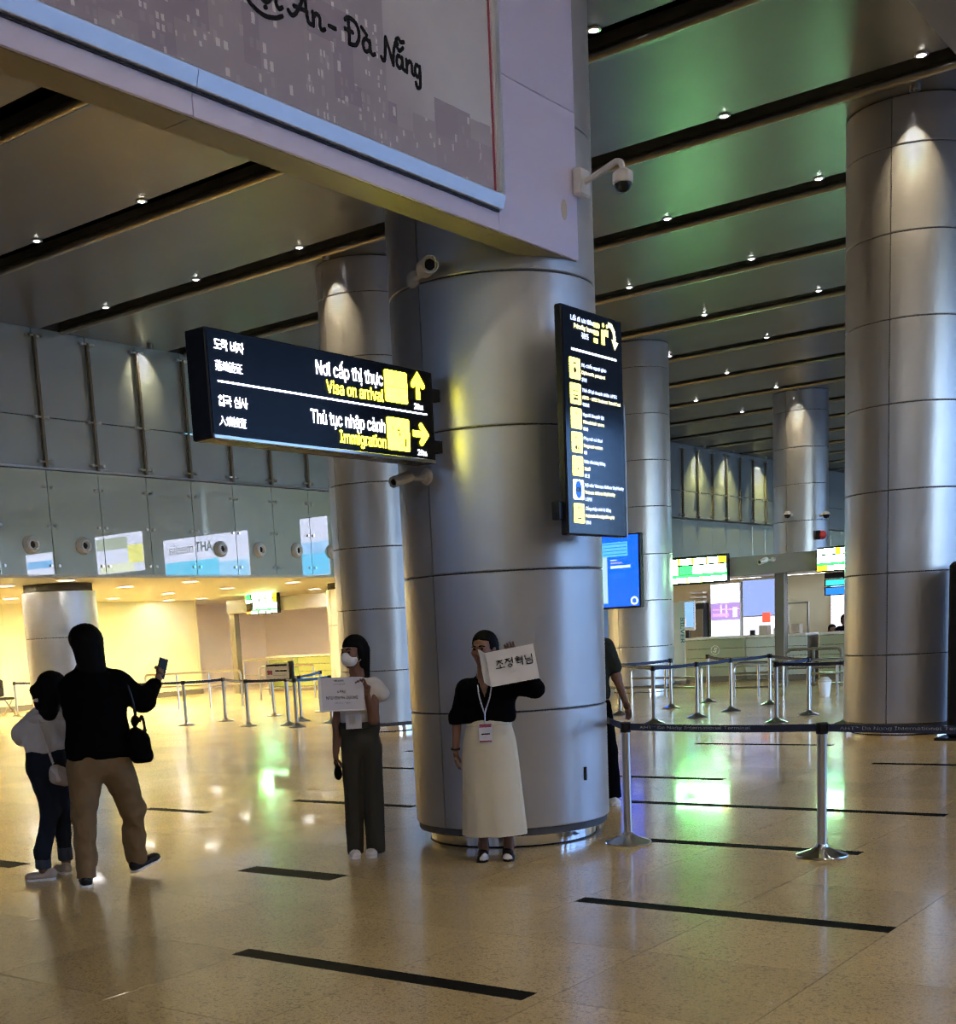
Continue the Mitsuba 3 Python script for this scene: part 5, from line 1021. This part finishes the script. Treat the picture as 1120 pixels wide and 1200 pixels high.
t = held('visitor_badge', 'white visitor badge hanging below the name card of the masked woman', 'badge')
part(t, 'card', on_world(bevbox(-0.07, 0.045, -0.160, -0.155, 0.965, 1.10, 0.002)), 'm_card'); part(t, 'photo', on_world(B(-0.045, 0.0, -0.1615, -0.160, 1.0, 1.06)), 'm_steel'); part(t, 'lanyard', on_world(tube(curve([(-0.012, -0.157, 1.10), (-0.02, -0.15, 1.18), (-0.03, -0.11, 1.28)]), 0.005, 6)), 'm_navy', 30)
t = held('small_pouch', 'small black pouch in the lowered hand of the masked woman', 'pouch')
part(t, 'body', on_world(nets([f_ell((-0.150, -0.05, 0.640), (0.030, 0.045, 0.055))], 0.008, 0.01, None, wrinkle(0.01, 20, 20, 2))), 'm_blackcloth', True); part(t, 'strap', on_world(tube(curve([(-0.160, -0.03, 0.685), (-0.172, -0.05, 0.73), (-0.155, -0.08, 0.73), (-0.145, -0.06, 0.685)]), 0.004, 6)), 'm_black', 30)

# --- person in black jacket walking away with a raised phone
p = Person((5.57, 7.221), 'person in black jacket and khaki trousers walking away with one hand raised')
MP = p.M
hc, hr = (0.055, 0.01, 1.690), rotz(math.pi+0.25)
el, wr = (0.405, 0.06, 1.262), (0.525, 0.20, 1.385)
body = cat_([xf(HEAD, hr, hc, 1.05), nets(limbs(((0.06, 0.0, 1.60), 0.058), ((0.07, 0.0, 1.48), 0.065))+[f_ell((0.08, 0, 1.30), (0.18, 0.11, 0.2)), f_ell((0.08, 0, 0.98), (0.17, 0.11, 0.16))]
    +limbs(((0.235, 0.0, 1.395), 0.050), (el, 0.045), (wr, 0.028))+limbs(((-0.055, 0.0, 1.395), 0.050), ((-0.065, 0.12, 1.20), 0.045), ((0.02, 0.27, 1.10), 0.028))
    +limbs(((-0.02, 0.0, 0.90), 0.10), ((-0.065, -0.01, 0.48), 0.062), ((-0.095, -0.02, 0.06), 0.04))+limbs(((0.18, 0.0, 0.90), 0.10), ((0.272, 0.16, 0.50), 0.062), ((0.265, 0.32, 0.10), 0.04)), 0.014, 0.03),
    hand('grip', wr, (0.35, 0.25, 0.75), (-0.6, 0.6, 0.2), False), hand('relaxed', (0.02, 0.27, 1.10), (0.6, 0.5, -0.2), (0, 0.3, -1), True)])
p.add('body', body, 'm_skin')
hair = nets([f_ell((0.004, 0.014, 0.022), (0.106, 0.118, 0.098)), (*f_cone((0, 0.045, -0.02), (-0.012, 0.060, -0.17), 0.100, 0.092, ((0, 1, 0), 1.1)), 0.03)], 0.010, 0.03, lambda P: np.where(P[:, 2] < 0.05, -(P[:, 1]+0.045), -(P[:, 1]+0.13)), wrinkle(0.010, 30, 6, 77))
p.add('hair', xf(hair, hr, hc, 1.05), 'm_hair', label='black hair reaching the collar')
jk = nets([f_cone((-0.050, 0, 1.395), (0.215, 0, 1.395), 0.085, 0.085, ((0, 1, 0), 0.85)), f_cone((0.065, 0.0, 1.575), (0.070, 0, 1.46), 0.072, 0.135), f_ell((0.078, 0, 1.25), (0.218, 0.150, 0.26)), f_ell((0.078, 0, 1.02), (0.222, 0.155, 0.22)), f_cone((-0.055, 0, 0.93), (0.210, 0, 0.93), 0.095, 0.095, ((0, 1, 0), 0.7))]
    +limbs(((0.245, 0.0, 1.395), 0.090), (el, 0.080), ((0.500, 0.17, 1.36), 0.056))+limbs(((-0.060, 0.0, 1.395), 0.085), ((-0.065, 0.12, 1.20), 0.074), ((0.005, 0.24, 1.12), 0.050)), 0.013, 0.045, lambda P: 0.885-P[:, 2], wrinkle(0.034, 10, 9, 6))
p.add('jacket', jk, 'm_blackcloth', label='black padded jacket')
tr = nets([f_cone((0.0, 0, 0.92), (0.155, 0, 0.92), 0.122, 0.122, ((0, 1, 0), 0.95)), f_ell((0.078, 0, 0.86), (0.208, 0.138, 0.14))]+[(*q, 0.025) for q in limbs(((-0.025, 0.0, 0.84), 0.125), ((-0.065, -0.01, 0.48), 0.085), ((-0.095, -0.02, 0.06), 0.070))+limbs(((0.175, 0.0, 0.84), 0.125), ((0.272, 0.16, 0.50), 0.085), ((0.268, 0.31, 0.115), 0.072))],
    0.012, 0.03, lambda P: np.maximum(P[:, 2]-0.96, 0.060-P[:, 2]), wrinkle(0.045, 11, 10, 11))
p.add('trousers', tr, 'm_khaki', label='khaki trousers')
for (q, d, pt) in (((-0.095, -0.10, 0.0), (-0.03, 1, 0), 0.0), ((0.235, 0.27, 0.012), (0.75, 0.62, 0), 0.22)):
    u, so_ = shoe(q, d, 0.275, 0.048, 0.085, pt); k = p.add('shoe', u, 'm_black', label='black trainer with white sole'); part(k, 'sole', p.put(so_), 'm_sole', label='white sole')
t = held('phone', 'dark phone in the raised hand of the person in the black jacket', 'phone')
R_ = rotz(0.5)@roty(0.35); part(t, 'body', on_world(xf(bevbox(-0.036, 0.036, -0.004, 0.004, -0.072, 0.072, 0.003), R_, (0.570, 0.262, 1.475))), 'm_black'); part(t, 'camera_bump', on_world(xf(bevbox(-0.03, -0.005, -0.0065, -0.003, 0.03, 0.062, 0.001), R_, (0.570, 0.262, 1.475))), 'm_black')
t = held('handbag', 'black tote bag under the right arm of the person in the black jacket', 'bag')
bag = nets([f_cone((0.335, -0.05, 1.13), (0.345, 0.10, 1.13), 0.030, 0.030), f_cone((0.335, -0.14, 0.90), (0.335, 0.18, 0.90), 0.058, 0.058), f_cone((0.378, -0.12, 0.895), (0.378, 0.16, 0.895), 0.060, 0.060), f_cone((0.368, -0.10, 1.0), (0.372, 0.13, 0.96), 0.056, 0.060), f_cone((0.325, -0.09, 1.02), (0.335, 0.13, 1.02), 0.055, 0.055), f_cone((0.345, -0.09, 0.98), (0.345, 0.13, 0.98), 0.055, 0.055)], 0.011, 0.05, lambda P: 0.845-P[:, 2], wrinkle(0.012, 10, 10, 9))
part(t, 'body', on_world(bag), 'm_blackcloth', True); part(t, 'strap', on_world(tube(curve([(0.345, -0.02, 1.10), (0.335, -0.07, 1.25), (0.30, -0.06, 1.40), (0.258, 0.02, 1.480), (0.30, 0.09, 1.39), (0.345, 0.09, 1.24), (0.345, 0.07, 1.10)], 30), 0.010, 8)), 'm_black', 30)
part(t, 'charm', on_world(cat_([tube(curve([(0.368, -0.02, 1.12), (0.385, -0.03, 1.16), (0.395, -0.03, 1.12), (0.40, -0.03, 1.07)]), 0.009, 6), xf(lathe([(0, -0.02), (0.018, 0), (0, 0.02)], 10), np.eye(3), (0.398, -0.03, 1.06))])), 'm_black', True)

# --- girl in a white blouse beside them
p = Person((5.538, 7.777), 'girl in white blouse and dark cuffed jeans walking beside the person in the black jacket')
MP = p.M
hc, hr = (0.165, 0.0, 1.375), rotz(math.pi-0.55)@rotx(0.18)
body = cat_([xf(HEAD, hr, hc, 1.0), nets(limbs(((0.15, 0.0, 1.29), 0.048), ((0.12, 0.0, 1.19), 0.052))+[f_ell((0.09, 0, 1.06), (0.13, 0.085, 0.14)), f_ell((0.078, 0, 0.88), (0.13, 0.09, 0.13))]
    +limbs(((-0.02, 0.0, 1.15), 0.044), ((-0.085, 0.06, 1.02), 0.036), ((0.0, 0.18, 1.03), 0.024))+limbs(((0.21, 0.0, 1.15), 0.044), ((0.25, 0.06, 0.98), 0.036), ((0.20, 0.20, 0.96), 0.024))
    +limbs(((0.025, 0.0, 0.84), 0.08), ((0.062, -0.01, 0.49), 0.05), ((-0.025, -0.03, 0.08), 0.034), ((-0.02, -0.03, 0.04), 0.034))+limbs(((0.135, 0.0, 0.84), 0.08), ((0.140, 0.10, 0.46), 0.05), ((0.136, 0.16, 0.08), 0.034)), 0.013, 0.03),
    hand('relaxed', (0.0, 0.18, 1.03), (0.6, 0.6, 0.1), (0, 0.3, -1), True), hand('relaxed', (0.20, 0.20, 0.96), (-0.5, 0.7, 0.1), (0, 0.3, -1), False)])
p.add('body', body, 'm_skin')
hair = nets([f_ell((0, 0.015, 0.026), (0.104, 0.116, 0.100)), (*f_ell((0, 0.05, -0.05), (0.100, 0.075, 0.095)), 0.03), (*f_cone((0, 0.05, -0.08), (0, 0.055, -0.17), 0.080, 0.070), 0.03)], 0.009, 0.03, lambda P: np.where(P[:, 2] < 0.035, -(P[:, 1]+0.055), -(P[:, 1]+0.13)), wrinkle(0.010, 28, 7, 41))
k = p.add('hair', xf(hair, hr, hc), 'm_hair', label='black hair with a side ponytail')
part(k, 'ponytail', p.put(nets([f_cone((0.075, -0.02, 1.40), (0.045, -0.05, 1.37), 0.038, 0.036), f_cone((0.045, -0.05, 1.37), (0.045, -0.06, 1.25), 0.032, 0.020), f_cone((0.07, -0.06, 1.28), (0.085, -0.07, 1.20), 0.03, 0.018)], 0.008, 0.025, None, wrinkle(0.014, 25, 8, 3))), 'm_hair', True)
part(k, 'hair_tie', p.put(nets([f_ell((0.052, -0.06, 1.300), (0.030, 0.028, 0.020))], 0.007, 0.01, None, wrinkle(0.012, 40, 40, 5))), 'm_whitecloth', True, 'white scrunchie')
bl = nets([f_cone((0.02, 0, 1.135), (0.18, 0, 1.135), 0.085, 0.085, ((0, 1, 0), 1.05)), f_ell((0.082, 0, 1.03), (0.150, 0.120, 0.15)), f_ell((0.078, 0, 0.96), (0.148, 0.122, 0.08)), f_cone((0.12, 0.0, 1.215), (0.12, 0, 1.18), 0.06, 0.085)]
    +limbs(((-0.015, 0.0, 1.14), 0.070), ((-0.075, 0.05, 1.06), 0.072), ((-0.02, 0.15, 1.03), 0.040))+limbs(((0.21, 0.0, 1.14), 0.070), ((0.25, 0.05, 1.02), 0.070), ((0.21, 0.17, 0.97), 0.040)), 0.010, 0.03, lambda P: 0.905-P[:, 2], wrinkle(0.034, 17, 4, 21))
k = p.add('blouse', bl, 'm_whitecloth', label='white blouse with a wide collar')
part(k, 'collar', p.put(nets([f_cone((0.02, -0.055, 1.165), (0.21, -0.055, 1.175), 0.055, 0.055, ((0, 0.5, 1), 1.5)), f_cone((0.05, 0, 1.215), (0.19, 0.0, 1.215), 0.055, 0.055, ((0, 0.3, 1), 1.6))], 0.009, 0.04, None, wrinkle(0.012, 14, 10, 2))), 'm_whitecloth', True)
tr = nets([f_cone((0.03, 0, 0.90), (0.125, 0, 0.90), 0.105, 0.105, ((0, 1, 0), 0.95)), f_ell((0.078, 0, 0.83), (0.148, 0.125, 0.13))]+[(*q, 0.02) for q in limbs(((0.02, 0.0, 0.80), 0.092), ((0.062, -0.01, 0.49), 0.066), ((-0.022, -0.03, 0.21), 0.056), ((-0.026, -0.03, 0.17), 0.055))+limbs(((0.135, 0.0, 0.80), 0.092), ((0.140, 0.10, 0.46), 0.064), ((0.136, 0.15, 0.18), 0.052))], 0.011, 0.03, lambda P: P[:, 2]-0.95, wrinkle(0.030, 13, 10, 15))
k = p.add('jeans', tr, 'm_denim', label='dark jeans')
part(k, 'cuff', p.put(nets([f_cone((-0.024, -0.03, 0.21), (-0.027, -0.03, 0.095), 0.058, 0.056)], 0.009, 0.01, lambda P: np.maximum(P[:, 2]-0.22, 0.085-P[:, 2]))), 'm_denim_cuff', 40, 'turned-up pale cuff'); part(k, 'cuff', p.put(nets([f_cone((0.136, 0.15, 0.20), (0.136, 0.16, 0.11), 0.055, 0.054)], 0.009, 0.01, lambda P: np.maximum(P[:, 2]-0.21, 0.10-P[:, 2]))), 'm_denim_cuff', 40)
for (q, d, pt) in (((0.055, -0.055, 0.0), (-1, 0.30, 0), 0.0), ((0.150, 0.10, 0.0), (-0.35, 0.9, 0), 0.0)):
    u, so_ = shoe(q, d, 0.225, 0.042, 0.075, pt); k = p.add('shoe', u, 'm_beige', label='beige trainer'); part(k, 'sole', p.put(so_), 'm_sole')
t = held('shoulder_bag', 'small pale shoulder bag on the hip of the girl in the white blouse', 'bag')
part(t, 'body', on_world(nets([f_cone((0.125, -0.150, 0.800), (0.195, -0.130, 0.765), 0.045, 0.045), f_cone((0.120, -0.150, 0.745), (0.185, -0.130, 0.725), 0.045, 0.045)], 0.008, 0.04)), 'm_bagpale', True); part(t, 'flap', on_world(nets([f_cone((0.118, -0.170, 0.815), (0.135, -0.172, 0.74), 0.030, 0.026)], 0.007, 0.02)), 'm_whitecloth', True)
part(t, 'strap', on_world(tube(curve([(0.115, -0.155, 0.84), (0.085, -0.138, 0.97), (0.060, -0.128, 1.08), (0.035, -0.085, 1.185), (0.03, 0.0, 1.23)], 24), 0.009, 6)), 'm_whitecloth', 30); part(t, 'clasp', on_world(tube(curve([(0.11, -0.165, 0.835), (0.14, -0.168, 0.86), (0.165, -0.165, 0.875)]), 0.008, 6)), 'm_black', 30)

# --- man walking behind the column, only his right side shows
p = Person((10.172, 5.645), 'person in dark green shirt and black trousers walking behind the thick column')
MP = p.M
hc, hr = (-0.20, 0, 1.66), rotz(math.pi+0.3)
body = cat_([xf(HEAD, hr, hc, 1.02), nets(limbs(((-0.20, 0, 1.56), 0.055), ((-0.20, 0, 1.46), 0.06))+[f_ell((-0.20, 0, 1.28), (0.17, 0.10, 0.2)), f_ell((-0.20, 0, 0.98), (0.16, 0.10, 0.15))]
    +limbs(((-0.035, 0.0, 1.42), 0.052), ((0.030, 0.0, 1.14), 0.042), ((0.105, -0.05, 0.91), 0.028))+limbs(((-0.36, 0.0, 1.42), 0.052), ((-0.42, 0.05, 1.14), 0.042), ((-0.40, 0.15, 0.92), 0.028))
    +limbs(((-0.28, 0, 0.88), 0.095), ((-0.26, 0.10, 0.48), 0.06), ((-0.24, 0.20, 0.06), 0.04))+limbs(((-0.12, 0, 0.88), 0.095), ((-0.06, 0.02, 0.48), 0.06), ((-0.03, 0.0, 0.06), 0.04)), 0.014, 0.03),
    hand('relaxed', (0.105, -0.05, 0.91), (0.28, -0.1, -1), (-0.6, -0.5, 0), False, 1.05), hand('relaxed', (-0.40, 0.15, 0.92), (0, 0.1, -1), (1, 0, 0), True, 1.05)])
p.add('body', body, 'm_skin')
p.add('hair', xf(nets([f_ell((0, 0.02, 0.035), (0.086, 0.100, 0.090)), f_ell((0, 0.06, -0.02), (0.076, 0.05, 0.07))], 0.009, 0.03, lambda P: np.where(P[:, 2] < 0.05, -(P[:, 1]+0.0), -(P[:, 1]+0.11))), hr, hc, 1.02), 'm_hair')
p.add('shirt', nets([f_cone((-0.32, 0, 1.40), (-0.08, 0, 1.40), 0.085, 0.085), f_ell((-0.20, 0, 1.22), (0.185, 0.125, 0.24)), f_ell((-0.20, 0, 1.02), (0.18, 0.12, 0.16))]+limbs(((-0.05, 0, 1.41), 0.075), ((0.012, 0, 1.22), 0.066))+limbs(((-0.35, 0, 1.41), 0.075), ((-0.41, 0.03, 1.22), 0.066)), 0.013, 0.03, lambda P: np.maximum(0.90-P[:, 2], P[:, 2]-1.50), wrinkle(0.014, 10, 8, 31)), 'm_greencloth')
p.add('trousers', nets([f_ell((-0.20, 0, 0.88), (0.18, 0.125, 0.13))]+[(*q, 0.02) for q in limbs(((-0.28, 0, 0.84), 0.11), ((-0.26, 0.10, 0.48), 0.085), ((-0.24, 0.19, 0.07), 0.075))+limbs(((-0.125, 0, 0.84), 0.11), ((-0.06, 0.02, 0.48), 0.085), ((-0.035, 0.0, 0.07), 0.082))], 0.012, 0.03, lambda P: np.maximum(P[:, 2]-0.96, 0.05-P[:, 2]), wrinkle(0.02, 12, 8, 32)), 'm_blackcloth')
for (q, d) in (((-0.03, 0.06, 0.0), (0.1, -1, 0)), ((-0.24, 0.14, 0.0), (0, 1, 0))):
    u, so_ = shoe(q, d, 0.27, 0.047, 0.08); k = p.add('shoe', u, 'm_sole'); part(k, 'sole', p.put(so_), 'm_sole')

# --- two people far behind the right counter
for (b, lab, mat) in (((30.62, 10.72), 'distant person in black behind the green counter beside the right edge column', 'm_blackcloth'), ((30.6, 11.02), 'distant person leaning at the left end of the far green counter', 'm_whitecloth')):
    p = Person(b, lab); dz = 0.0 if mat == 'm_blackcloth' else -0.22; hc = (0, 0, 1.36+dz)
    p.add('body', cat_([xf(HEAD, rotz(0.4), hc), nets([f_ell((0, 0, 0.98+dz), (0.15, 0.10, 0.22)), f_cone((-0.08, 0, 0.5), (0.08, 0, 0.5), 0.1, 0.1), f_cone((-0.08, 0, 0.46), (-0.08, 0, 0.04), 0.07, 0.05), f_cone((0.08, 0, 0.46), (0.08, 0, 0.04), 0.07, 0.05)]+limbs(((0.16, 0, 1.14+dz), 0.05), ((0.25, -0.05, 0.95+dz), 0.042), ((0.12, -0.2, 1.0+dz), 0.03))+limbs(((-0.16, 0, 1.14+dz), 0.05), ((-0.22, -0.05, 0.92+dz), 0.042), ((-0.1, -0.22, 1.0+dz), 0.03)), 0.02, 0.04)]), 'm_skin')
    p.add('hair', xf(nets([f_ell((0, 0.02, 0.035), (0.09, 0.10, 0.092)), f_ell((0, 0.06, -0.04), (0.08, 0.05, 0.09))], 0.012, 0.03, lambda P: np.where(P[:, 2] < 0.05, -(P[:, 1]+0.02), -(P[:, 1]+0.11))), rotz(0.4), hc), 'm_hair')
    p.add('shirt', nets([f_cone((-0.11, 0, 1.12+dz), (0.11, 0, 1.12+dz), 0.085, 0.085), f_ell((0, 0, 0.95+dz), (0.185, 0.135, 0.27))]+limbs(((0.15, 0, 1.13+dz), 0.07), ((0.25, -0.05, 0.95+dz), 0.058), ((0.16, -0.16, 0.99+dz), 0.045))+limbs(((-0.15, 0, 1.13+dz), 0.07), ((-0.22, -0.05, 0.92+dz), 0.058), ((-0.13, -0.18, 0.98+dz), 0.045)), 0.018, 0.04, lambda P: P[:, 2]-1.25-dz), mat)
    p.add('trousers', nets([f_cone((-0.07, 0, 0.78+dz), (0.07, 0, 0.78+dz), 0.12, 0.12), f_cone((-0.08, 0, 0.66+dz), (-0.08, 0, 0.06), 0.10, 0.07), f_cone((0.08, 0, 0.66+dz), (0.08, 0, 0.06), 0.10, 0.07)], 0.02, 0.03), 'm_denim')
    for s in (-1, 1): p.add('shoe', cat_(list(shoe((s*0.08, 0.08, 0), (0, -1, 0)))), 'm_black')
